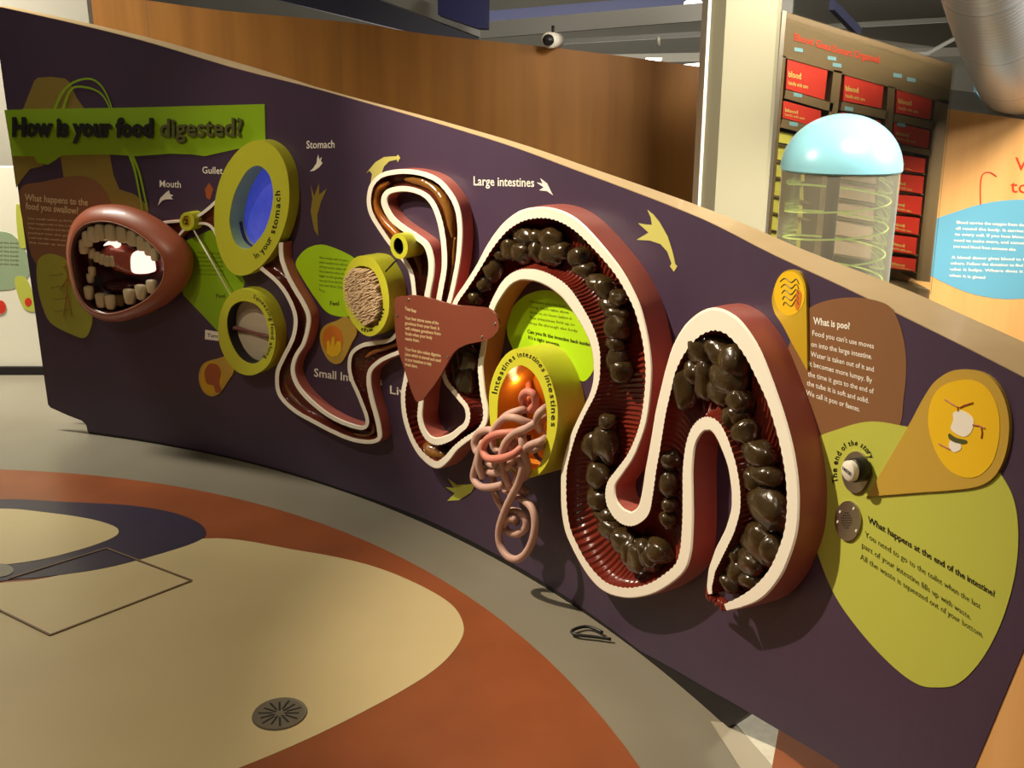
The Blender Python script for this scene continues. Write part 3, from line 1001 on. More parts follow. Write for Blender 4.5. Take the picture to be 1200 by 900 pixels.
# ---- large intestine
DLG = 0.07
L_st = [(478, 425, 497, 440), (475, 444, 494, 458), (472, 462, 493, 474), (473, 482, 492, 489), (477, 500, 495, 502), (484, 518, 501, 512), (495, 534, 507, 516), (511, 545, 514, 517), (523, 538, 524, 514), (533, 526, 531, 510), (545, 516, 538, 504),
        (560, 506, 545, 498), (568, 494, 548, 488), (569, 480, 546, 477), (566, 463, 539, 468), (564, 445, 530, 457), (563, 427, 522, 446), (566, 409, 518, 425), (570, 385, 522, 388), (577, 360, 533, 355), (584, 346, 546, 335), (591, 335, 560, 313),
        (598, 328, 573, 290), (605, 324, 587, 271), (612, 322, 599, 260), (620, 322, 613, 252), (628, 323, 630, 249), (637, 326, 646, 250), (647, 331, 663, 256), (657, 338, 679, 267), (665, 346, 694, 282), (673, 357, 710, 300), (680, 368, 724, 318),
        (687, 380, 736, 338), (694, 396, 747, 362), (698, 412, 755, 392), (699, 430, 759, 418), (698, 447, 760, 440), (693, 464, 758, 468), (683, 484, 754, 494), (673, 506, 747, 516), (666, 528, 738, 536), (661, 550, 726, 553), (660, 572, 717, 566),
        (661, 598, 715, 578), (665, 621, 717, 589), (673, 640, 721, 596), (682, 657, 726, 602), (693, 673, 732, 606), (706, 686, 738, 608), (721, 693, 743, 607), (741, 695, 748, 604), (763, 690, 752, 600), (782, 679, 755, 594), (797, 665, 757.5, 582),
        (803, 648, 759.5, 570), (805, 629, 762, 552), (806, 606, 766, 530), (806, 580, 770, 506), (806, 550, 774, 482), (809, 523, 780, 456), (815, 507, 786, 432), (822, 499, 797, 406), (828, 497, 813, 385), (834, 498, 834, 374), (839, 502, 853, 379),
        (844, 510, 868, 393), (850, 524, 882, 414), (857, 545, 894, 440), (861, 568, 905, 467), (862, 584, 915, 498), (861, 600, 923, 530), (855, 621, 928, 563), (849, 634, 929, 596), (843, 646, 926, 625), (838, 658, 917, 653), (834, 668, 906, 675),
        (832, 680, 888, 695), (831, 688, 868, 706), (832, 696, 850, 712)]


def wid(table, i):
    for (a, wa), (b, wb_) in zip(table, table[1:]):
        if a <= i <= b:
            return wa + (wb_ - wa) * (i - a) / (b - a)
    return table[-1][1]


Pw = [(0, 5.5), (5, 6), (7, 9), (9, 6.5), (13, 6), (18, 6), (21, 10), (25, 14), (29, 15), (33, 12), (36, 8.5), (39, 6), (43, 7), (47, 8), (50, 12), (53, 14), (56, 13), (60, 11), (63, 17), (65, 14), (68, 11), (74, 12), (76, 9), (79, 5)]
Qw = [(0, 5.5), (4, 6), (7, 9), (12, 6), (18, 6), (21, 6.5), (25, 13), (28, 13), (31, 10), (35, 7), (40, 7), (43, 10), (48, 17), (52, 16), (54, 14), (58, 13), (61, 13), (64, 27), (66, 21), (69, 14), (73, 14), (77, 17), (79, 9)]
large = thing('large_intestine_model', 'big cut-open large intestine model with a broad white rim and dark brown lumps inside', 'gut model', P(760, 500, 0.0))
st = [(a, b, wid(Pw, i), c, d, wid(Qw, i)) for i, (a, b, c, d) in enumerate(L_st)]
gut(large, st, DLG, 18, M['lining'], rib=0.0028, rib_p=0.0165, jag=0.0013, bulge=0.003)
# ragged open end of the tube
mb = MB()
for k in range(9):
    x, y = 832 + k * 2.6, 694 + k * 2.1
    a = P(x - 2, y - 6, 0.05)
    b = P(x + random.uniform(-3, 1), y + 2 + random.uniform(0, 3), 0.066)
    c = P(x - 4 + random.uniform(-2, 1), y + 9 - k * 0.6, 0.045)
    tube_path(mb, [a, b, c], [0.006, 0.007, 0.003], 6)
mb.build('ragged_end', M['lining'], large, True, 'ragged red torn end')

lumps = [(559, 348, 6, 8), (569, 332, 6, 9), (577, 313, 9, 14), (588, 298, 6, 7), (600, 290, 9, 12), (612, 295, 10, 11), (619, 276, 13, 11), (631, 277, 8, 8), (632, 294, 7, 12), (647, 281, 10, 13), (648, 297, 11, 12), (658, 294, 9, 10),
         (680, 301, 9, 11), (685, 315, 9, 9), (699, 331, 9, 9), (711, 338, 8, 13), (716, 357, 10, 9), (725, 350, 8, 9), (722, 366, 10, 9), (724, 382, 10, 15), (722, 402, 8, 9), (724, 420, 8, 15), (729, 434, 8, 13),
         (713, 495, 6, 9), (697, 522, 9, 15), (710, 520, 10, 19), (702, 556, 10, 13), (702, 584, 9, 12), (710, 604, 9, 9), (716, 619, 9, 11), (731, 634, 11, 14), (739, 643, 9, 15), (749, 654, 11, 16), (758, 642, 9, 11), (764, 653, 9, 14), (773, 645, 11, 12),
         (786, 538, 8, 11), (784, 566, 8, 15), (785, 591, 6, 8), (784, 608, 6, 9),
         (822, 408, 13, 20), (806, 452, 10, 26), (818, 434, 9, 15), (829, 444, 9, 22), (845, 412, 12, 14), (860, 426, 12, 20), (854, 442, 16, 20), (848, 458, 12, 15), (868, 470, 10, 14), (858, 490, 8, 13), (874, 506, 10, 14), (866, 486, 8, 10),
         (890, 532, 14, 14), (897, 555, 14, 12), (884, 562, 10, 12), (902, 597, 19, 22), (893, 636, 17, 20), (907, 646, 10, 16), (866, 650, 7, 12), (856, 681, 9, 10), (868, 669, 10, 14), (882, 658, 12, 14), (880, 678, 10, 11),
         (506, 528, 14, 7), (543, 440, 11, 22), (548, 418, 10, 16)]
for i, (x, y, rx, ry) in enumerate(lumps):
    dd = 0.036
    c0 = S(x, y, dd)
    rs = abs(S(x + rx, y, dd)[0] - S(x - rx, y, dd)[0]) / 2
    rz = abs(S(x, y - ry, dd)[1] - S(x, y + ry, dd)[1]) / 2
    mb = MB()
    blob(mb, c0, dd, rs * 1.22, rz * 1.2, min(0.034, 0.014 + 0.6 * min(rs, rz)), seed=i, sub=3, amp=0.26, freq=1.3)
    mb.build('lump', M['paste'] if i in (63,) else M['lump'], large, True)

# ---- liver plaque
DLV = 0.115
liver = thing('liver_plaque', 'liver-shaped brown plaque with white text standing off in front of the gut model', 'plaque', P(515, 400, 0.0))
lv_px = [(464, 349), (474, 347), (484, 346), (505, 350), (530, 357), (556, 359.5), (572, 362), (582, 371), (584.6, 383.5), (578, 394), (564, 400), (546, 404), (533, 411.5), (524, 425.5), (514.6, 442.6), (502, 460), (494, 469), (487, 469), (479, 449), (472.6, 428.6), (466.4, 410), (463, 386.6), (462.5, 363)]
sheet(MB(), [to_sz(catmull(lv_px, True, 5), DLV)], DLV, DLV - 0.008, 0.05).build('plate', M['liver'], liver)
lplate = liver.children[0]
for x, y in ((478, 360), (500, 395), (492, 440)):
    mb = MB()
    q = S(x, y, DLV)
    tube_path(mb, [W(q[0], q[1], 0.0), W(q[0], q[1], DLV - 0.007)], 0.006, 8)
    mb.build('stand_off', M['dark_plastic'], liver)
for x, y in ((579, 380), (564, 395), (524, 418), (465, 370), (478, 351)):
    mb = MB()
    wall_disc(mb, x, y, DLV, DLV + 0.002, 1.3, 1.6, 10)
    mb.build('screw', M['silver'], liver)
mb = MB()
fl_ = fw(DLV + 0.001)
text_line(mb, 'Your liver', (474.5, 363), (488, 367), 4.2, fl_, 0.03)
for i, (t, w) in enumerate((('Your liver stores some of the', 39.5), ('goodness from your food. It', 40.5), ('will release goodness from', 42), ('foods when your body', 32), ('needs them.', 17))):
    text_line(mb, t, (474.5 + i * 0.1, 374 + i * 6.1), (474.5 + w, 374 + i * 6.1 + w * 0.165), 3.8, fl_, 0.02)
mb.build('printed_text', M['cream_print'], lplate)
mb = MB()
for i, (t, w) in enumerate((('Your liver also makes digestive', 42), ('juice which is stored and used', 42), ('in your intestines to help', 31), ('break down.', 15))):
    text_line(mb, t, (474.5 + i * 0.1, 410.5 + i * 6), (474.5 + w, 410.5 + i * 6 + w * 0.19), 3.8, fl_, 0.02)
mb.build('printed_text', M['cream_print'], lplate)


# ---- drums
def drum(rootobj, outer_px, inner_px, D, m_face, m_side, inner_depth, m_in, back_m=None, back_name='screen', back_label=None):
    o, i_ = to_sz(outer_px, D), to_sz(inner_px, D)
    face = sheet(MB(), [o, i_], D, D - 0.004, 0.05).build('ring_face', m_face, rootobj, label='yellow-green front ring')
    n = len(o)
    mb = MB()
    mb.add([W(*p, D - 0.001) for p in o] + [W(*p, 0.0005) for p in o], [(k, (k + 1) % n, (k + 1) % n + n, k + n) for k in range(n)])
    mb.build('drum_side', m_side, rootobj, True)
    n = len(i_)
    mb = MB()
    mb.add([W(*p, D - 0.002) for p in i_] + [W(*p, inner_depth) for p in i_], [(k, (k + 1) % n, (k + 1) % n + n, k + n) for k in range(n)])
    mb.build('inner_wall', m_in, rootobj, True)
    if back_m:
        sheet(MB(), [i_], inner_depth + 0.001, None, 0.05).build(back_name, back_m, rootobj, label=back_label)
    return face


# stomach drum
stom = thing('stomach_drum', 'large yellow-green ring drum with a blue picture deep inside, lettered In your stomach', 'viewing drum', P(300, 243, 0))
so = catmull([(304, 164), (321, 172), (333, 190), (338.5, 215), (338, 245), (331, 272), (319, 296), (303, 314), (285, 323), (270, 318), (258, 298), (251.5, 270), (251.5, 240), (257, 213), (268, 190), (285, 171)], True, 4)
face_ = drum(stom, so, stom_hole, DS, M['drum'], M['drum'], -0.03, M['drum_pale'], M['screen'], 'screen', 'blue picture screen')
mb = MB()
text_arc(mb, 'In your stomach', (295, 243), 33, 63, 72, -22, 6.5, fw(DS + 0.0008), 0.02, tilt=0.1)
mb.build('printed_text', M['black_print'], face_, label='black words In your stomach round the ring')

# swallowing drum
sw = thing('swallowing_drum', 'small yellow-green ring drum with a pinched pink tube inside, lettered Squeezing food along', 'viewing drum', P(290, 389, 0))
sw_o = catmull([(282, 338.5), (298, 342), (311, 355), (319, 373), (323, 392), (321, 412), (314, 428), (303, 437), (291, 440), (277, 435), (265, 421), (257, 402), (256, 380), (260, 361), (269, 346)], True, 4)
sw_i = catmull([(287, 353), (300, 357), (309, 368), (314, 384), (315, 400), (311, 415), (303, 424), (293, 426), (282, 420), (273, 407), (267, 390), (266, 374), (270, 361), (278, 354.5)], True, 4)
face_ = drum(sw, sw_o, sw_i, 0.06, M['drum'], M['drum'], 0.008, M['black'], M['smear'], 'picture', 'pale tissue picture')
mb = MB()
tube_path(mb, [P(x, y, 0.022) for x, y in ((266, 383), (280, 385), (292, 388), (302, 391), (310, 393), (317, 395))], [0.012, 0.009, 0.005, 0.006, 0.008, 0.006], 10)
mb.build('pinched_tube', M['plum'], sw, True, 'plum coloured pinched tube')
mb = MB()
text_arc(mb, 'Squeezing food along', (290, 389), 27.5, 41, -78, 48, 4.4, fw(0.0608), 0.015)
mb.build('printed_text', M['black_print'], face_, label='black words Squeezing food along round the ring')

# bristle drum
bd = thing('bristle_drum', 'yellow-green drum filled with cream bristles to feel, left of the liver plaque', 'touch drum', P(428, 347, 0))
b_o = catmull([(426, 300), (437, 303), (446, 315), (453, 331), (456, 350), (455, 368), (449, 383), (440, 392), (431, 394), (421, 388), (411, 375), (404, 357), (401.5, 338), (404, 320), (411, 307), (418, 301)], True, 4)
b_i = catmull([(427, 312), (436, 316), (443, 327), (447, 342), (449, 357), (447, 371), (441, 381), (433, 385), (424, 380), (415, 368), (409, 352), (406.5, 336), (409, 322), (417, 313)], True, 4)
face_ = drum(bd, b_o, b_i, 0.08, M['drum_bright'], M['drum'], 0.062, M['drum'], M['bristle_bed'], 'bristle_bed', 'brown bed under the bristles')
mb = MB()
b_sz = to_sz(b_i, 0.08)
smin, smax = min(p[0] for p in b_sz), max(p[0] for p in b_sz)
zmin, zmax = min(p[1] for p in b_sz), max(p[1] for p in b_sz)
cz = zmin + 0.022
row = 0
while cz < zmax:
    cs = smin + (0.004 if row % 2 else 0)
    while cs < smax:
        if inside((cs, cz), b_sz) and inside((cs, cz - 0.02), b_sz):
            js, jz = random.uniform(-.002, .002), random.uniform(-.002, .002)
            tip = (cs + js - 0.010 + random.uniform(-.004, .004), cz + jz - 0.009 + random.uniform(-.003, .003))
            tube_path(mb, [W(cs + js, cz + jz, 0.062), W((cs + js + tip[0]) / 2, (cz + jz + tip[1]) / 2 + .002, 0.077), W(tip[0], tip[1], 0.095)], [0.0036, 0.0036, 0.002], 5)
        cs += 0.0105
    cz += 0.0105
    row += 1
mb.build('bristles', M['bristle'], bd, True, 'cream bristles', True)
mb = MB()
text_arc(mb, 'the villi', (428.5, 347.5), 22.8, 41.5, 112, 20, 4.2, fw(0.0808), 0.015, tilt=-0.05)
mb.build('printed_text', M['black_print'], face_, label='black words the villi round the ring')

# small peephole ring with its rod
pr = thing('peephole_ring', 'small yellow-green peephole ring on a rod at the foot of the gut loop', 'peephole', P(468, 288, 0))
pr_o = ellipse(467.5, 288.5, 10.2, 15.2, 30, -0.15)
pr_i = ellipse(467, 288.5, 5.6, 9.8, 30, -0.15)
drum(pr, pr_o, pr_i, 0.085, M['drum'], M['drum'], 0.05, M['dark_plastic'], M['dark_plastic'], 'dark_window')
mb = MB()
tube_path(mb, [P(466, 303, 0.075), P(452, 318, 0.075)], 0.0032, 8)
mb.build('rod', M['dark_plastic'], pr, True)

# intestine drum with spilling ropes
idr = thing('intestine_drum', 'deep yellow-green drum with a glowing orange bowl, lettered Intestines intestines intestines', 'touch drum', P(620, 480, 0))
i_o = catmull([(609, 408), (621, 411), (631, 419), (641, 435), (649, 456), (653.5, 480), (652.5, 502), (648, 522), (641, 543), (628, 558), (610, 559), (594, 548), (582, 528), (575, 500), (573, 466), (577, 443), (586, 424), (597, 412)], True, 4)
face_ = drum(idr, i_o, int_hole, DI, M['drum_bright'], M['drum'], -0.03, M['glow_orange'], M['glow_orange'], 'bowl_back', 'orange back of the bowl')
mb = MB()
text_arc(mb, 'Intestines intestines intestines', (613, 486), 33, 68, 200, 373, 6.2, fw(DI + 0.0008), 0.015)
mb.build('printed_text', M['black_print'], face_, label='black words Intestines intestines intestines round the ring')
lamp = bpy.data.lights.new('bowl_lamp', 'POINT')
lamp.energy = 0.16
lamp.color = (1.0, 0.62, 0.22)
lamp.shadow_soft_size = 0.012
lo = bpy.data.objects.new('bowl_lamp', lamp)
lo.location = P(606, 447, 0.045) - idr.location
lo.parent = idr
COL.objects.link(lo)

rope = thing('gut_rope_tangle', 'tangle of soft pink gut ropes spilling out of the orange-lit drum', 'soft gut rope', P(600, 560, 0))
strands = [
    ([(645, 486, .03), (630, 494, .10), (617, 502, .125), (603, 508, .135), (592, 520, .14), (588, 535, .14), (591, 552, .13), (597, 568, .11)], 0),
    ([(622, 505, .05), (610, 505, .10), (598, 507, .13), (582, 509, .15), (570, 516, .155), (566, 527, .155), (572, 537, .16), (588, 537, .16), (602, 532, .15), (612, 524, .13)], 1),
    ([(590, 512, .11), (574, 504, .12), (561, 508, .12), (556, 519, .12), (560, 530, .125), (566, 519, .14), (563, 528, .14), (561, 545, .14), (566, 560, .13)], 0),
    ([(628, 478, .03), (610, 481, .09), (594, 487, .115), (584, 498, .12), (578, 510, .12), (579, 524, .115), (586, 530, .11)], 0),
    ([(634, 498, .05), (618, 495, .10), (604, 490, .125), (592, 490, .13), (583, 498, .135), (577, 509, .135)], 0),
    ([(563, 526, .13), (558, 545, .13), (555, 560, .13), (563, 570, .135), (576, 571, .135), (589, 568, .125)], 0),
    ([(566, 550, .11), (578, 554, .12), (590, 551, .125), (601, 540, .125), (608, 528, .12), (618, 518, .10)], 0),
    ([(614, 500, .10), (612, 514, .125), (614, 530, .125), (618, 548, .115), (613, 560, .10), (603, 556, .10)], 0),
    ([(608, 532, .12), (612, 548, .13), (608, 565, .125), (600, 581, .125), (592, 598, .125), (585, 620, .125), (586, 638, .125), (595, 652, .125), (607, 655, .12), (618, 646, .115), (625, 630, .115), (627, 611, .11), (623, 595, .105), (612, 585, .10), (600, 578, .095), (592, 574, .09)], 0),
    ([(575, 545, .10), (578, 565, .10), (581, 581, .10), (588, 594, .095), (597, 606, .09), (606, 612, .09)], 0),
    ([(591, 603, .10), (598, 598, .10), (608, 600, .095), (616, 608, .09), (616, 618, .09), (608, 625, .095), (597, 624, .10), (591, 616, .105), (596, 608, .11), (605, 608, .11)], 0),
    ([(645, 508, .05), (636, 516, .11), (626, 520, .12), (618, 524, .125), (608, 536, .11)], 0),
    ([(640, 520, .06), (633, 523, .11), (622, 528, .115)], 0),
    ([(646, 474, .02), (638, 479, .09), (631, 486, .11), (629, 496, .105), (634, 505, .09)], 0),
    ([(622, 482, .03), (614, 474, .06), (612, 465, .085), (618, 459, .09), (626, 463, .085), (627, 474, .075), (622, 480, .07)], 1),
    ([(618, 440, -.02), (620, 455, -.01), (622, 470, .02)], 1),
    ([(586, 545, .12), (592, 560, .115), (600, 572, .10), (611, 572, .09), (618, 578, .085)], 0),
    ([(606, 515, .11), (598, 528, .12), (602, 545, .12), (609, 552, .115), (604, 566, .11)], 0),
    ([(600, 520, .12), (590, 530, .12), (580, 545, .12), (571, 541, .12)], 0)]
for pts, kind in strands:
    c = catmull(pts, False, 7)
    mb = MB()
    tube_path(mb, [P(x, y, d) for x, y, d in c], 0.0122, 10)
    mb.build('gut_rope', M['rope_red'] if kind else M['rope'], rope, True, 'redder gut rope' if kind else None)

# ---- gullet model from mouth to stomach
gl = thing('gullet_model', 'short red funnel-shaped gullet model with pale rims between mouth and stomach drum', 'gut model', P(240, 260, 0))
st = [(190, 261, 3, 203, 284, 3), (199, 260, 3, 209, 277, 3), (210, 259, 3, 215, 270, 3), (222, 257, 3.2, 224, 265, 3), (232, 253, 3.5, 234, 262, 3.2), (243, 245, 4, 243, 263, 3.5), (253, 236, 4, 250, 269, 4), (262, 228, 4, 255, 279, 4), (272, 219, 4, 260, 290, 4)]
gut(gl, st, 0.03, 5, M['small_lining'], bulge=0.001)
ring = thing('gullet_ring', 'tiny yellow ring boss with a long thin rod, right of the mouth', 'boss', P(219, 260, 0))
face_ = drum(ring, ellipse(219, 259.5, 8.6, 11, 28), ellipse(218.5, 259.5, 5, 7, 28), 0.055, M['drum'], M['drum'], 0.045, M['drum'], M['foil'], 'boss_centre')
mb = MB()
text_line(mb, '2', (216.3, 262.8), (220.6, 262.8), 6, fw(0.0475), 0.03)
mb.build('printed_text', M['black_print'], face_, label='small black mark in the boss')
mb = MB()
tube_path(mb, [P(226, 268, 0.04), P(248, 306, 0.05), P(271, 347, 0.05)], 0.0035, 8)
mb.build('rod', M['white_rim'], ring, True, 'long thin pale rod')

# ---- mouth
mouth = thing('mouth_model', 'open mouth model with ivory teeth, red-brown lips and a bright lit lens inside', 'mouth model', P(150, 312, 0))
DM = 0.125
lip_px = catmull([(82, 301), (85, 280), (92, 268), (102, 261), (117, 258.5), (132, 260), (148, 265.5), (162, 273), (175, 283), (186, 294), (192, 305), (193, 316), (191, 328), (186, 337), (177, 347), (168, 354), (155, 361), (141, 366), (128, 368.5), (116, 367), (105, 362), (97, 354), (91, 343), (87, 330)], True, 3)
lip = to_sz(lip_px, DM)
lc = (sum(p[0] for p in lip) / len(lip), sum(p[1] for p in lip) / len(lip))


def lipring(k, d, sh=(0, 0)):
    # k scales the lip outline; further rings round off toward an ellipse
    return [W(lc[0] + (p[0] - lc[0]) * k + sh[0], lc[1] + (p[1] - lc[1]) * k + sh[1], d) for p in lip]


prof = [(1.10, 0.0005), (1.19, 0.012), (1.255, 0.035), (1.27, 0.055), (1.24, 0.078), (1.17, 0.10), (1.09, 0.116), (1.03, 0.124), (1.0, 0.126), (0.975, 0.124)]
nl = len(lip)
mb = MB()
vs = []
for k, d in prof:
    vs += lipring(k, d, (0.0, 0.006 * (1 - d / 0.125)))
mb.add(vs, [(i * nl + j, i * nl + (j + 1) % nl, (i + 1) * nl + (j + 1) % nl, (i + 1) * nl + j) for i in range(len(prof) - 1) for j in range(nl)])
mb.build('lips', M['lip'], mouth, True)
prof = [(0.985, 0.1245), (0.955, 0.118), (0.95, 0.09), (0.93, 0.05), (0.86, 0.02), (0.6, 0.008), (0.0, 0.006)]
mb = MB()
vs = []
for k, d in prof:
    vs += lipring(k, d)
mb.add(vs, [(i * nl + j, i * nl + (j + 1) % nl, (i + 1) * nl + (j + 1) % nl, (i + 1) * nl + j) for i in range(len(prof) - 1) for j in range(nl)])
mb.build('mouth_cavity', M['throat'], mouth, True, 'dark red inside of the mouth')
# lip edge line
mb = MB()
tube_path(mb, lipring(0.99, 0.126), 0.0022, 6, closed=True)
mb.build('lip_edge', mat('pale_lip_edge', (190, 140, 116), 0.4), mouth, True, 'pale thin edge of the lips')
# palate and tongue
mb = MB()
blob(mb, (S(146, 305, 0.04)), 0.028, 0.135, 0.062, 0.05, 3, 3, 0.12, 1.2, -0.2)
mb.build('palate', M['gum'], mouth, True, 'wet pink palate')
mb = MB()
blob(mb, (S(140, 336, 0.04)), 0.03, 0.10, 0.034, 0.045, 5, 3, 0.1, 1.2, 0.05)
mb.build('tongue', M['throat'], mouth, True, 'dark tongue')
mb = MB()
ln = to_sz(catmull([(153, 309), (154, 299), (160, 294), (168, 294), (176, 301), (179, 312), (178, 319), (165, 321), (155, 319)], True, 4), 0.072)
sheet(mb, [ln], 0.072, 0.055, 0.05)
mb.build('lit_lens', M['mouthlamp'], mouth, False, 'bright round lit lens')
mb = MB()
sheet(mb, [to_sz(catmull([(121, 288), (130, 281), (139, 286), (136, 291), (130, 287)], True, 4), 0.074)], 0.074, 0.06, 0.05)
mb.build('lit_lens', M['mouthlamp'], mouth, False, 'small bright lit slit')


def tooth(x, y, w, h, up, d=0.098, depth=0.016, lean=0.0):
    """one tooth: rounded block; up=True for upper jaw (root at the top)"""
    c0 = S(x, y, d)
    ws = abs(S(x + w, y, d)[0] - S(x - w, y, d)[0]) / 2
    hz = abs(S(x, y - h, d)[1] - S(x, y + h, d)[1]) / 2
    mb = MB()
    bm = bmesh.new()
    bmesh.ops.create_icosphere(bm, subdivisions=2, radius=1.0)
    vs = []
    for v in bm.verts:
        q = v.co
        e = lambda t: math.copysign(abs(t) ** 0.5, t)
        a, b, cc = e(q.x), e(q.z), e(q.y)
        k = 1 - 0.16 * (b if up else -b)
        vs.append(W(c0[0] + a * ws * (2 - k if False else k) + lean * b * hz, c0[1] + b * hz, d + cc * depth))
    fs = [tuple(v.index for v in f.verts) for f in bm.faces]
    bm.free()
    mb.add(vs, fs).build('tooth', M['tooth'], mouth, True)


for x, y, w, h in ((98, 289, 3.6, 9), (102, 280, 4.2, 10), (109, 274.5, 5, 10), (118, 272, 5.4, 10.5), (130.5, 272.5, 6.2, 10.5), (143.5, 274.5, 5.8, 10.5), (156, 279, 5.4, 10), (166.5, 285, 4.8, 9.5), (175, 291, 4.2, 9), (182, 298, 3.6, 8)):
    tooth(x, y, w, h, True)
for x, y, w, h in ((104.5, 343, 4.2, 8.5), (118.5, 352, 4.8, 9), (130, 354, 5.2, 9), (152.5, 347.5, 6, 9.5), (166, 342.5, 5.8, 9.5), (178.5, 336, 5.2, 8.5)):
    tooth(x, y, w, h, False)
tooth(141, 352.5, 4.8, 7, False, 0.088, 0.008)
bpy.data.objects[[o.name for o in mouth.children][-1]].data.materials[0] = mat('decayed_tooth', (112, 84, 44), 0.4)
mouth.children[-1]['label'] = 'dark decayed tooth'
for x, y in ((108, 297), (114, 301), (120, 304), (126, 306), (132, 306)):
    tooth(x, y, 3.4, 6.5, True, 0.072, 0.012)
for x, y in ((108, 318), (106, 326)):
    tooth(x, y, 3.2, 6, False, 0.075, 0.012)

# ---- picture tags
def tagplate(name, label, outline, m, d=0.006, smooth=True):
    xs = [p[0] for p in outline]; ys = [p[1] for p in outline]
    r = thing(name, label, 'picture tag', P(sum(xs) / len(xs), sum(ys) / len(ys), 0))
    q = catmull(outline, True, 4) if smooth else outline
    sheet(MB(), [to_sz(q, d)], d, 0.0, 0.05).build('plate', m, r)
    return r


def on(r, pxs, d, m, name, label=None, smooth=True):
    q = catmull(pxs, True, 4) if smooth else pxs
    return sheet(MB(), [to_sz(q, d)], d, d - 0.0008, 0.05).build(name, m, r, label=label)


t1 = tagplate('picture_tag', 'small tan teardrop tag with a rust hand picture below the swallowing drum', [(268, 418), (254, 420.5), (240, 425), (234, 434), (233, 446), (237, 457), (243, 463), (250, 464.5), (258, 460), (266, 448), (274, 434)], M['tan_tag'])
on(t1, ellipse(248, 443, 13, 19.5, 30, 0.1), 0.0068, M['foil'], 'picture', 'golden oval ground', False)
on(t1, [(240, 434), (246, 426), (255, 428), (259, 437), (257, 448), (259, 458), (253, 460), (250, 452), (243, 450), (240, 443)], 0.0076, M['rust_print'], 'printed_figure', 'rust printed hand')
t2 = tagplate('picture_tag', 'small tan teardrop tag with an orange hand picture below the bristle drum', [(406, 372), (394, 376), (382, 380.5), (376, 388), (375, 398), (378, 410), (384, 421), (392, 426.5), (400, 424.5), (406, 415), (412, 402), (418, 388)], M['tan_tag'])
on(t2, ellipse(390, 398, 12, 16.5, 30, -0.05), 0.0068, M['orange_print'], 'picture', 'orange oval ground', False)
on(t2, [(383, 414), (383, 400), (386, 399), (387, 407), (389, 395), (392, 394), (392, 406), (395, 400), (399, 400), (400, 410), (396, 417), (389, 418)], 0.0076, M['gold'], 'printed_figure', 'yellow printed hand', False)
t3 = tagplate('picture_tag', 'gold teardrop tag with a dark squiggle picture near the sloping top edge', [(904.5, 352), (907, 338), (912, 326), (918, 319), (926, 316), (935, 318), (941, 326), (944.5, 338), (945, 360), (945.5, 395), (945.9, 431), (945.6, 433.5), (944, 431), (938, 420), (928, 402), (917, 381), (908, 367)], M['foil'])
on(t3, ellipse(925, 344, 18, 26, 30), 0.0068, M['gold'], 'picture', 'golden oval ground', False)
mb = MB()
for k in range(5):
    c = catmull([(914 + k, 330 + k * 7), (920, 326 + k * 7), (927, 331 + k * 7), (933, 327 + k * 6), (936, 333 + k * 6)], False, 4)
    tube_path(mb, [P(x, y, 0.0072) for x, y in c], 0.0011, 5)
mb.build('printed_figure', M['black_print'], t3, label='dark printed squiggles')
on(t3, [(934, 340), (939, 344), (938, 356), (934, 364), (931, 355)], 0.0074, M['orange_print'], 'printed_figure', 'orange printed fleck')
t4 = tagplate('picture_tag', 'big tan cone-shaped tag with a small white figure on a yellow oval', [(1016, 582), (1017, 580), (1040, 541), (1064, 500), (1080, 470), (1090, 454), (1098, 445), (1112, 436), (1128, 433), (1150, 436.5), (1166, 448), (1177, 468), (1182.5, 495), (1180, 525), (1172, 548), (1160, 563), (1142, 571), (1110, 575), (1080, 577), (1018, 581.8)], M['tan_tag'])
on(t4, catmull([(1130, 445), (1150, 450), (1164, 466), (1171, 490), (1170, 518), (1162, 543), (1146, 558), (1128, 559), (1110, 549), (1096, 528), (1088, 500), (1090, 473), (1103, 453)], True, 3), 0.0068, M['gold'], 'picture', 'bright yellow oval ground', False)
on(t4, [(1117, 484), (1126, 481), (1136, 486), (1141, 494), (1138, 506), (1130, 512), (1120, 508), (1114, 502), (1117, 492)], 0.0076, M['white_print'], 'printed_figure', 'white printed figure body')
on(t4, [(1112, 508), (1120, 513), (1132, 516), (1131, 520), (1120, 519), (1112, 514)], 0.008, M['grey_print'], 'printed_figure', 'dark printed belt')
on(t4, [(1114, 516), (1124, 519), (1126, 526), (1118, 530), (1112, 524)], 0.0078, M['white_print'], 'printed_figure', 'white printed feet')
mb = MB()
for pts in ([(1107, 468), (1115, 473), (1122, 477), (1123, 482)], [(1140, 472), (1130, 475), (1124, 478)], [(1100, 520), (1108, 524), (1114, 527)], [(1140, 498), (1148, 499), (1154, 502)], [(1150, 500), (1151, 508), (1150, 514)]):
    tube_path(mb, [P(x, y, 0.0078) for x, y in pts], 0.0014, 5)
mb.build('printed_figure', M['rust_print'], t4, label='thin brown printed lines of the figure')

# ---- push button and speaker grille
pb = thing('push_button', 'round white push button on a steel plate under the words The end of the story', 'push button', P(1002, 553, 0))
mb = MB()
wall_disc(mb, 1002, 553.5, 0.0015, 0.007, 15.5, 24.5, 36)
mb.build('mounting_plate', M['silver'], pb)
mb = MB()
bc = S(995, 552, 0.04)
th = bc[0] / RAD


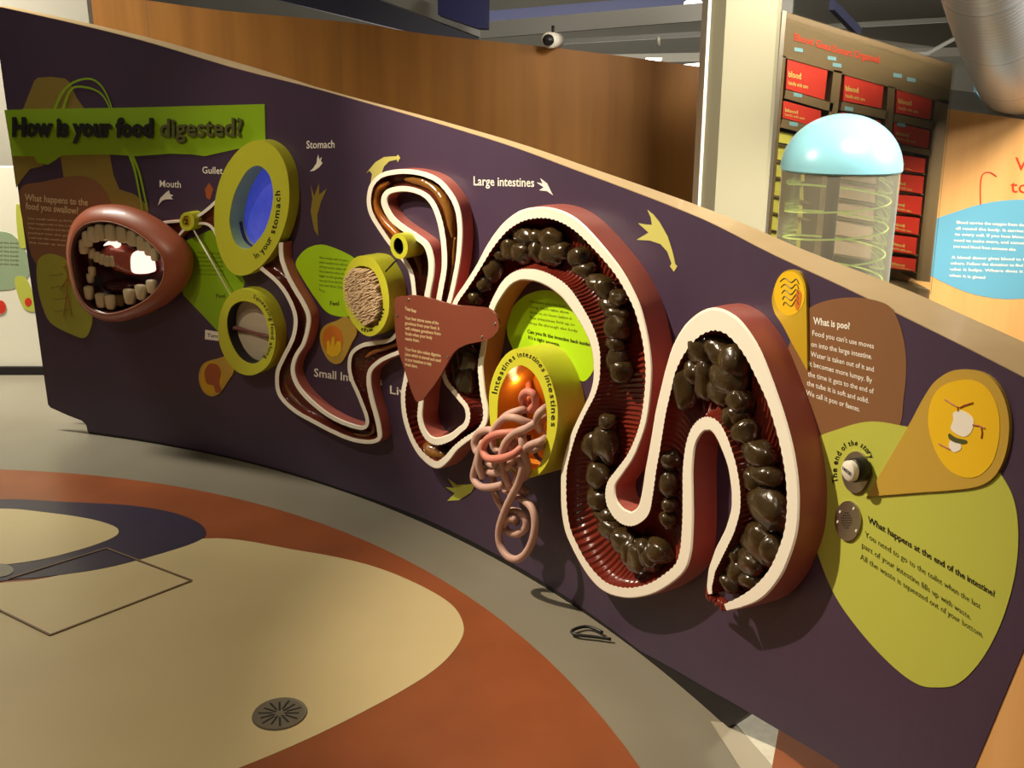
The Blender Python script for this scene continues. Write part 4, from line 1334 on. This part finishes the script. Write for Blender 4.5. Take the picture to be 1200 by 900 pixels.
def round_plug(mb, c, r0, r1, d0, d1, n=28, dome=0.0):
    vs = [W(c[0] + r0 * cos(2 * pi * i / n), c[1] + r0 * sin(2 * pi * i / n), d0) for i in range(n)]
    vs += [W(c[0] + r1 * cos(2 * pi * i / n), c[1] + r1 * sin(2 * pi * i / n), d1) for i in range(n)]
    vs += [W(c[0] + r1 * 0.9 * cos(2 * pi * i / n), c[1] + r1 * 0.9 * sin(2 * pi * i / n), d1 + 0.002) for i in range(n)]
    vs.append(W(c[0], c[1], d1 + 0.002 + dome))
    fs = [(i, (i + 1) % n, (i + 1) % n + n, i + n) for i in range(n)] + [(i + n, (i + 1) % n + n, (i + 1) % n + 2 * n, i + 2 * n) for i in range(n)]
    fs += [(i + 2 * n, (i + 1) % n + 2 * n, 3 * n) for i in range(n)]
    return mb.add(vs, fs)


mb = MB()
round_plug(mb, bc, 0.024, 0.024, 0.007, 0.030)
mb.build('collar', M['dark_plastic'], pb, True, 'black button collar')
mb = MB()
round_plug(mb, bc, 0.0205, 0.0205, 0.030, 0.042, dome=0.001)
mb.build('button_cap', M['white_plastic'], pb, True, 'white button cap')
mb = MB()
q0 = (bc[0] - 0.014, bc[1] - 0.001)
vs, fs = text_mesh('PRESS', 0.03)
w = max(v.x for v in vs)
mb.add([W(q0[0] + v.x / w * 0.028, q0[1] + v.y / 0.7 * 0.007 - v.x / w * 0.003, 0.0462) for v in vs], fs)
mb.build('printed_text', M['black_print'], pb, label='dark word on the button')
sg = thing('speaker_grille', 'round steel speaker grille with small holes below the push button', 'speaker', P(993, 611, 0))
mb = MB()
wall_disc(mb, 993, 610.5, 0.0015, 0.006, 15, 23.5, 36)
mb.build('plate', M['silver'], sg)
mb = MB()
for i in range(-3, 4):
    for j in range(-3, 4):
        if i * i + j * j <= 10:
            wall_disc(mb, 992 + i * 1.9, 610 + j * 2.9, 0.0055, 0.0064, 0.6, 0.9, 6)
mb.build('holes', M['black'], sg, label='dark sound holes', stuff=True)
for x, y in ((981, 611.5), (1003, 622), (1000, 596), (984, 600)):
    mb = MB()
    wall_disc(mb, x, y, 0.006, 0.0075, 1.1, 1.6, 8)
    mb.build('screw', M['white_rim'], sg)

# ---- floor drain and cable loop
dr = thing('floor_drain', 'round grey metal floor drain with radial slots on the cream floor', 'floor drain', FL(328, 838))
c0 = FL(328, 838)
mb = MB()
n = 40
vs = [(c0.x + 0.071 * cos(2 * pi * i / n), c0.y + 0.071 * sin(2 * pi * i / n), 0.003) for i in range(n)] + [(c0.x + 0.069 * cos(2 * pi * i / n), c0.y + 0.069 * sin(2 * pi * i / n), 0.007) for i in range(n)] \
    + [(c0.x + 0.062 * cos(2 * pi * i / n), c0.y + 0.062 * sin(2 * pi * i / n), 0.006) for i in range(n)]
mb.add(vs, [(i, (i + 1) % n, (i + 1) % n + n, i + n) for i in range(n)] + [(i + n, (i + 1) % n + n, (i + 1) % n + 2 * n, i + 2 * n) for i in range(n)] + [tuple(range(2 * n, 3 * n))])
mb.build('cover', mat('drain_metal', (128, 120, 104), 0.4, metal=0.5), dr)
for k in range(14):
    a = 2 * pi * k / 14
    mb = MB()
    t = Vector((cos(a), sin(a), 0))
    nn = Vector((-sin(a), cos(a), 0)) * 0.0026
    r0, r1 = (0.018, 0.056) if k % 2 else (0.012, 0.05)
    p = [c0 + t * r0 - nn, c0 + t * r1 - nn, c0 + t * r1 + nn, c0 + t * r0 + nn]
    mb.add(*prism([q + Vector((0, 0, 0.0055)) for q in p], (0, 0, 0.0012)))
    mb.build('slot', M['black'], dr)
mb = MB()
c = catmull([(706, 741), (690, 734.5), (677, 736), (670, 740), (676, 744), (694, 746), (716, 749)], False, 5)
tube_path(mb, [FL(x, y, 0.012) for x, y in c], 0.005, 8)
tag(centre(mb.build('cable_loop', M['dark_plastic'], None, True)), 'black cable loop lying on the grey floor against the foot of the wall', 'cable')

# ================================================================== BACKGROUND THINGS
# cream pillar
Yp = 4.6
a, b = PT(840, 130, Yp).x, PT(903, 130, Yp).x
pil = thing('cream_pillar', 'square cream pillar standing behind the sloping top edge of the display wall', 'pillar', (0.5 * (a + b), Yp + 0.1, 0))
mb = MB()
zt = 2.35
e = 0.05
mb.add(*prism([Vector((a - 0.03, Yp + 0.09, 0)), Vector((a + 0.015, Yp, 0)), Vector((b, Yp, 0)), Vector((b + 0.02, Yp + 0.02, 0)), Vector((b + 0.02, Yp + 0.26, 0)), Vector((a - 0.03, Yp + 0.26, 0))], (0, 0, zt)))
mb.build('shaft', M['pillar'], pil)
MB().add(*box((a - 0.045, Yp + 0.091, 0.0), (a - 0.031, Yp + 0.24, zt))).build('painted_lit_side', M['white_plastic'], pil, label='white strip painting in light on the left side')  # white colour imitates light falling on the pillar's left face

# display cabinet
Yc = 4.85
cab = thing('display_cabinet', 'bronze glass-fronted cabinet of red boxes and yellow packs behind the dome capsule', 'display cabinet', Vector((PT(1005, 330, Yc).x, Yc + 0.15, 0)))


def quad(px4, Y, depth):
    return prism([PT(x, y, Y) for x, y in px4], (0, depth, 0))


back = [PT(918, 13, Yc), PT(1117, 76, Yc), PT(1090, 340, Yc), PT(895, 300, Yc)]
zz0 = 0.0
MB().add(*prism([p + Vector((0, 0.24, 0)) for p in back], (0, 0.02, 0))).build('back_board', M['dark_back'], cab)
MB().add(*prism([Vector((PT(895, 300, Yc).x, Yc, 0)), PT(895, 300, Yc), PT(1090, 340, Yc), Vector((PT(1090, 340, Yc).x, Yc, 0))], (0, 0.26, 0))).build('plinth', M['bronze'], cab)
MB().add(*quad([(918, 13), (1117, 76), (1112, 122), (914, 66)], Yc, 0.24)).build('header', M['bronze'], cab)
hdr = [c_ for c_ in cab.children if c_.name.startswith('header')][0]
for x0, x1, x2, x3 in ((916, 921, 902, 896), (977, 987, 962, 953), (1041, 1049, 1034, 1026), (1096, 1112, 1090, 1074)):
    ya = 64 + (x0 - 916) * 0.29
    yb = 290 + (x2 - 896) * 0.2
    MB().add(*quad([(x0, ya), (x1, ya + 2), (x2, yb + 2), (x3, yb)], Yc, 0.24)).build('upright', M['bronze'], cab)
shelf_px = [[(921, 105), (977, 121), (975, 131), (919, 115)], [(917, 139), (972, 153), (970, 163), (914, 149)],
            [(987, 119), (1041, 130), (1040, 140), (985, 129)], [(984, 144), (1038, 156), (1036, 166), (982, 154)],
            [(1049, 133), (1097, 143), (1095, 152), (1047, 142)], [(1047, 167), (1092, 176), (1090, 183), (1045, 174)]]
for q in shelf_px:
    MB().add(*quad(q, Yc, 0.24)).build('shelf', M['bronze'], cab)
for y in (199, 223, 248, 271, 295, 315):
    MB().add(*quad([(1042, y), (1088, y + 5), (1088, y + 6.5), (1042, y + 1.5)], Yc + 0.02, 0.2)).build('shelf', M['bronze'], cab)
for y in (166, 186, 206, 228, 248, 268):
    MB().add(*quad([(900, y), (950, y + 10), (950, y + 11.5), (900, y + 1.5)], Yc + 0.02, 0.2)).build('shelf', M['bronze'], cab)
for i, (x, y) in enumerate(((936, 58), (975, 68), (981, 76), (1052, 88), (1068, 93), (935, 111), (995, 127), (930, 145), (1056, 146), (988, 127), (1056, 133))):
    if i < 9:
        MB().add(*quad([(x - 5, y - 2.6), (x + 5, y - 1), (x + 5, y + 3.4), (x - 5, y + 1.8)], Yc - 0.002, 0.0018)).build('shelf_tag', M['bluetag'], cab, label='pale blue shelf tag')
mb = MB()
text_line(mb, 'Blood Gets', (931, 47), (974, 60), 8.5, lambda x, y: PT(x, y, Yc - 0.004), 0.015)
text_line(mb, 'Donors Organised', (976, 61), (1031, 74), 8.5, lambda x, y: PT(x, y, Yc - 0.004), 0.015)
mb.build('printed_text', M['red_print'], hdr, label='red heading on the cabinet header')
MB().add(*quad([(918, 12), (1119, 75), (1091, 345), (893, 303)], Yc - 0.05, 0.004)).build('glass_front', M['glass'], cab)
MB().add(*quad([(917, 12), (922, 13), (897, 304), (892, 303)], Yc - 0.055, 0.014)).build('glass_edge', M['silver'], cab)

rows = ['top', 'second', 'third', 'fourth', 'fifth', 'sixth', 'seventh', 'lowest']
boxes = []
for nm, lst in (('left', [[(923, 68), (970, 82), (966, 117), (921, 104)], [(918, 118), (962, 130), (962, 150), (917, 138)]]),
                ('middle', [[(990, 87), (1036, 98), (1033, 127), (988, 118)], [(986, 131), (1032, 142), (1032, 154), (985, 143)]]),
                ('right', [[(1051, 103), (1093, 113), (1090, 140), (1050, 132)], [(1048, 144), (1090, 153), (1088, 174), (1047, 166)], [(1044, 180), (1085, 186), (1083, 203), (1042, 197.5)], [(1044, 202.5), (1083, 207), (1081, 227), (1043, 221.5)],
                           [(1043, 227), (1081, 231), (1079, 252), (1042, 246.5)], [(1043, 252), (1078, 256), (1076, 275), (1042, 270)], [(1042, 275), (1075, 279), (1073, 298.5), (1042, 294)], [(1042, 301), (1074, 304), (1072, 318), (1042, 314)]])):
    for i, q in enumerate(lst):
        mb = MB().add(*quad(q, Yc + 0.006, 0.18))
        r = 'lowest' if (nm == 'right' and i == 7) else rows[i]
        o = tag(centre(mb.build('red_box', M['redbox'])), 'red card box in the %s row of the %s column of the glass cabinet' % (r, nm), 'box', 'red boxes in the glass cabinet')
        loc = o.location
        t_ = MB()
        lx = (q[3][0], q[3][1]); rx_ = (q[2][0], q[2][1])
        hh = (q[3][1] - q[0][1])
        f2 = lambda x, y: PT(x, y, Yc + 0.0048)
        text_line(t_, 'blood', (lx[0] + 3, lx[1] - hh * 0.42 + 1), (lx[0] + 18, lx[1] - hh * 0.42 + 4), hh * 0.2, f2, 0.02)
        text_line(t_, 'handle with care', (lx[0] + 3, lx[1] - hh * 0.14), (lx[0] + 26, lx[1] - hh * 0.14 + 5), hh * 0.13, f2, 0.01)
        po = t_.build('printed_text', M['straw'], o)
for i, (y0, y1) in enumerate(((152, 165), (168, 185), (188, 205), (208, 227), (230, 247), (250, 267), (270, 290))):
    mb = MB().add(*quad([(904 - i * 1.2, y0), (945 - i * 1.2, y0 + 8), (945 - i * 1.2, y1 + 8), (903 - i * 1.2, y1)], Yc + 0.04, 0.14))
    tag(centre(mb.build('yellow_pack', M['yellowbox'])), 'yellow plasma pack on the %s shelf of packs down the left of the cabinet' % rows[i if i < 6 else 7], 'pack', 'yellow packs in the glass cabinet')

for i, (y0, y1) in enumerate(((168, 186), (190, 208), (212, 230), (234, 252), (256, 274), (278, 296))):
    mb = MB().add(*quad([(981 - i * 1.5, y0), (1028 - i * 1.2, y0 + 8), (1028 - i * 1.2, y1 + 8), (980 - i * 1.5, y1)], Yc + 0.04, 0.14))
    tag(centre(mb.build('pink_pack', M['pinkpack'])), 'pale pink pack in the %s row of packs seen through the dome capsule' % rows[i], 'pack', 'pale pink packs in the glass cabinet')
for y in (187.5, 209.5, 231.5, 253.5, 275.5, 297.5):
    MB().add(*quad([(974, y), (1036, y + 10), (1036, y + 11.5), (974, y + 1.5)], Yc + 0.02, 0.2)).build('shelf', M['bronze'], cab)

# dome capsule
Yd = 3.5
capc = PT(985, 198, Yd)
rr = (PT(1055, 198, Yd).x - PT(915, 198, Yd).x) / 2 * 0.985
dome = thing('dome_capsule', 'clear cylinder capsule with a pale cyan dome lid and a green spiral inside', 'exhibit capsule', (capc.x, Yd, 0))


def lathe(mb, cx, cy, prof, n=48):
    vs, fs = [], []
    for r, z in prof:
        vs += [(cx + r * cos(2 * pi * i / n), cy + r * sin(2 * pi * i / n), z) for i in range(n)]
    for k in range(len(prof) - 1):
        fs += [(k * n + i, k * n + (i + 1) % n, (k + 1) * n + (i + 1) % n, (k + 1) * n + i) for i in range(n)]
    return mb.add(vs, fs)


zr = capc.z
hdome = PT(985, 133, Yd).z - zr
mb = MB()
lathe(mb, capc.x, Yd, [(rr * cos(a), zr + (hdome) * sin(a)) for a in [radians(90 * k / 16) for k in range(17)]][:-1] + [(0.0005, zr + hdome)])
lathe(mb, capc.x, Yd, [(rr, zr), (rr - 0.004, zr - 0.006), (rr - 0.03, zr - 0.008), (0.0005, zr - 0.008)])
mb.build('dome_lid', M['cyan'], dome, True)
mb = MB()
lathe(mb, capc.x, Yd, [(rr - 0.006, 0.72), (rr - 0.006, zr - 0.007)])
mb.build('glass_cylinder', M['painted_haze'], dome, True)
mb = MB()
lathe(mb, capc.x, Yd, [(rr, 0.0), (rr, 0.72), (0.001, 0.72)])
mb.build('base_drum', M['white_plastic'], dome, True)
mb = MB()
turns = 5.0
hz = [Vector((capc.x + rr * 0.86 * cos(2 * pi * turns * k / 240 + 2.6), Yd + rr * 0.86 * sin(2 * pi * turns * k / 240 + 2.6), 0.78 + (zr - 0.84) * k / 240)) for k in range(241)]
tube_path(mb, hz, 0.0032, 6)
mb.build('spiral', M['greenglow'], dome, True, 'green edge-lit spiral')
mb = MB()
lathe(mb, capc.x - 0.02, Yd, [(0.022, 0.72), (0.022, zr - 0.01)], 20)
mb.build('centre_post', M['dark_plastic'], dome, True)

# big spiral duct
dp = [PT(1138, -120, 3.5), PT(1158, -40, 3.9), PT(1173, 22, 4.25), PT(1186, 68, 4.7), PT(1194, 104, 5.4), PT(1197, 130, 6.2)]
dc = [Vector(p) for p in catmull([tuple(p) for p in dp], False, 8)]
duct = thing('spiral_duct', 'large silver spiral ventilation duct sloping down at the upper right', 'duct', dc[len(dc) // 2])
mb = MB()
tube_path(mb, dc, 0.176, 40, cap=False)
mb.build('duct_tube', M['duct'], duct, True)
for i in range(1, len(dc) - 1):
    for f in (0.0, 0.5):
        p = dc[i].lerp(dc[i + 1], f)
        q = dc[i].lerp(dc[i + 1], f + 0.06)
        mb = MB()
        big = (i % 8 == 0 and f == 0.0)
        tube_path(mb, [p, q], 0.184 if big else 0.1785, 40, cap=False)
        mb.build('duct_seam', M['silver'] if not big else mat('dark_band', (110, 98, 84), 0.5, metal=0.5), duct, True)


# steel beams and services under the ceiling
def bar(name, a, b, hw, hh, m, kind='structure'):
    a, b = Vector(a), Vector(b)
    t = (b - a).normalized()
    sd = t.cross(Vector((0, 0, 1))).normalized() * hw
    up = Vector((0, 0, hh))
    v = [a - sd - up, a + sd - up, a + sd + up, a - sd + up, b - sd - up, b + sd - up, b + sd + up, b - sd + up]
    o = MB().add(v, [(0, 3, 2, 1), (4, 5, 6, 7), (0, 1, 5, 4), (1, 2, 6, 5), (2, 3, 7, 6), (3, 0, 4, 7)]).build(name, m)
    if kind:
        o['kind'] = kind
    return o


bar('trim_2', PT(340, -50, 6.6), PT(563, 36, 7.0), 0.03, 0.045, M['steel'])
bar('trim_3', PT(563, 36, 7.0), PT(930, 5, 6.3), 0.03, 0.05, M['steel'])
bar('trim_4', PT(280, -28, 8.0), PT(560, 42, 8.4), 0.05, 0.10, M['bluesteel'])
bar('trim_5', PT(500, 28, 11.0), PT(900, -6, 11.0), 0.06, 0.07, M['bluesteel'])
bar('trim_6', PT(640, 50, 9.0), PT(1130, 22, 9.0), 0.02, 0.02, M['steel'])
bar('trim_7', PT(560, 72, 13.0), PT(1160, 60, 13.0), 0.04, 0.05, M['wallgrey'])
bar('trim_8', PT(-60, 8, 9.0), PT(60, -14, 9.0), 0.03, 0.05, M['bluesteel'])
bar('trim_9', PT(975, 6, 6.0), PT(1006, 38, 6.2), 0.018, 0.025, M['bluesteel'])
bar('trim_10', PT(1060, 64, 7.0), PT(1086, 63, 7.0), 0.012, 0.012, M['steel'])
bar('trim_11', PT(1086, 63, 7.0), PT(1150, 28, 7.0), 0.012, 0.012, M['steel'])
bar('trim_12', PT(1143, 104, 6.0), PT(1163, 135, 6.0), 0.02, 0.02, M['bluetag'])
bar('trim_13', PT(940, 60, 14.0), PT(1180, 90, 14.0), 0.1, 0.25, M['wallgrey'])
hang = MB().add(*prism([PT(513, -30, 6.2), PT(573, -30, 6.2), PT(572, 33, 6.2), PT(560, 33, 6.2), PT(513, 17, 6.2)], (0, 0.3, 0))).build('hanging_sign', M['blue'])
tag(centre(hang), 'dark blue box hanging from the ceiling above the wood wall', 'hanging box')
for lab, pts, Y in (('short lit ceiling strip light just above the wood wall', [(757, 68), (776, 68), (774, 72), (757, 72)], 12.0), ('long lit ceiling strip light beside the cream pillar', [(796, 76), (838, 72), (838, 76), (806, 79)], 12.5),
                    ('bright round ceiling lamp above the long beam', ellipse(813, 4, 11, 5, 20), 8.5), ('bright ceiling lamp tucked left of the pillar top', [(830, 40), (842, 39), (842, 46), (838, 47)], 9.5)):
    o = MB().add(*prism([PT(x, y, Y) for x, y in pts], (0, 0.03, 0))).build('ceiling_lamp', M['lampglass'])
    tag(centre(o), lab, 'lamp')
sl = thing('spot_lamp', 'white spot lamp with a dark lens hanging above the wood wall', 'lamp', PT(648, 40, 6.0))
mb = MB()
tube_path(mb, [PT(643, 47, 5.9), PT(653, 47.5, 6.05)], 0.042, 20)
mb.build('lamp_body', M['white_plastic'], sl, True)
mb = MB()
tube_path(mb, [PT(642.2, 47, 5.87), PT(643.2, 47, 5.9)], 0.03, 20)
mb.build('lens', M['dark_plastic'], sl, True, 'dark lens')
mb = MB()
tube_path(mb, [PT(648, 30, 6.0), PT(648, 42, 6.0)], 0.008, 8)
mb.build('stem', M['dark_plastic'], sl, True)
mb = MB()
tube_path(mb, [PT(770, 49, 7.5), PT(773, 48.5, 7.5)], 0.035, 16)
tag(centre(mb.build('ceiling_sensor', M['white_plastic'], None, True)), 'small round white ceiling sensor between the beams left of the pillar', 'sensor')
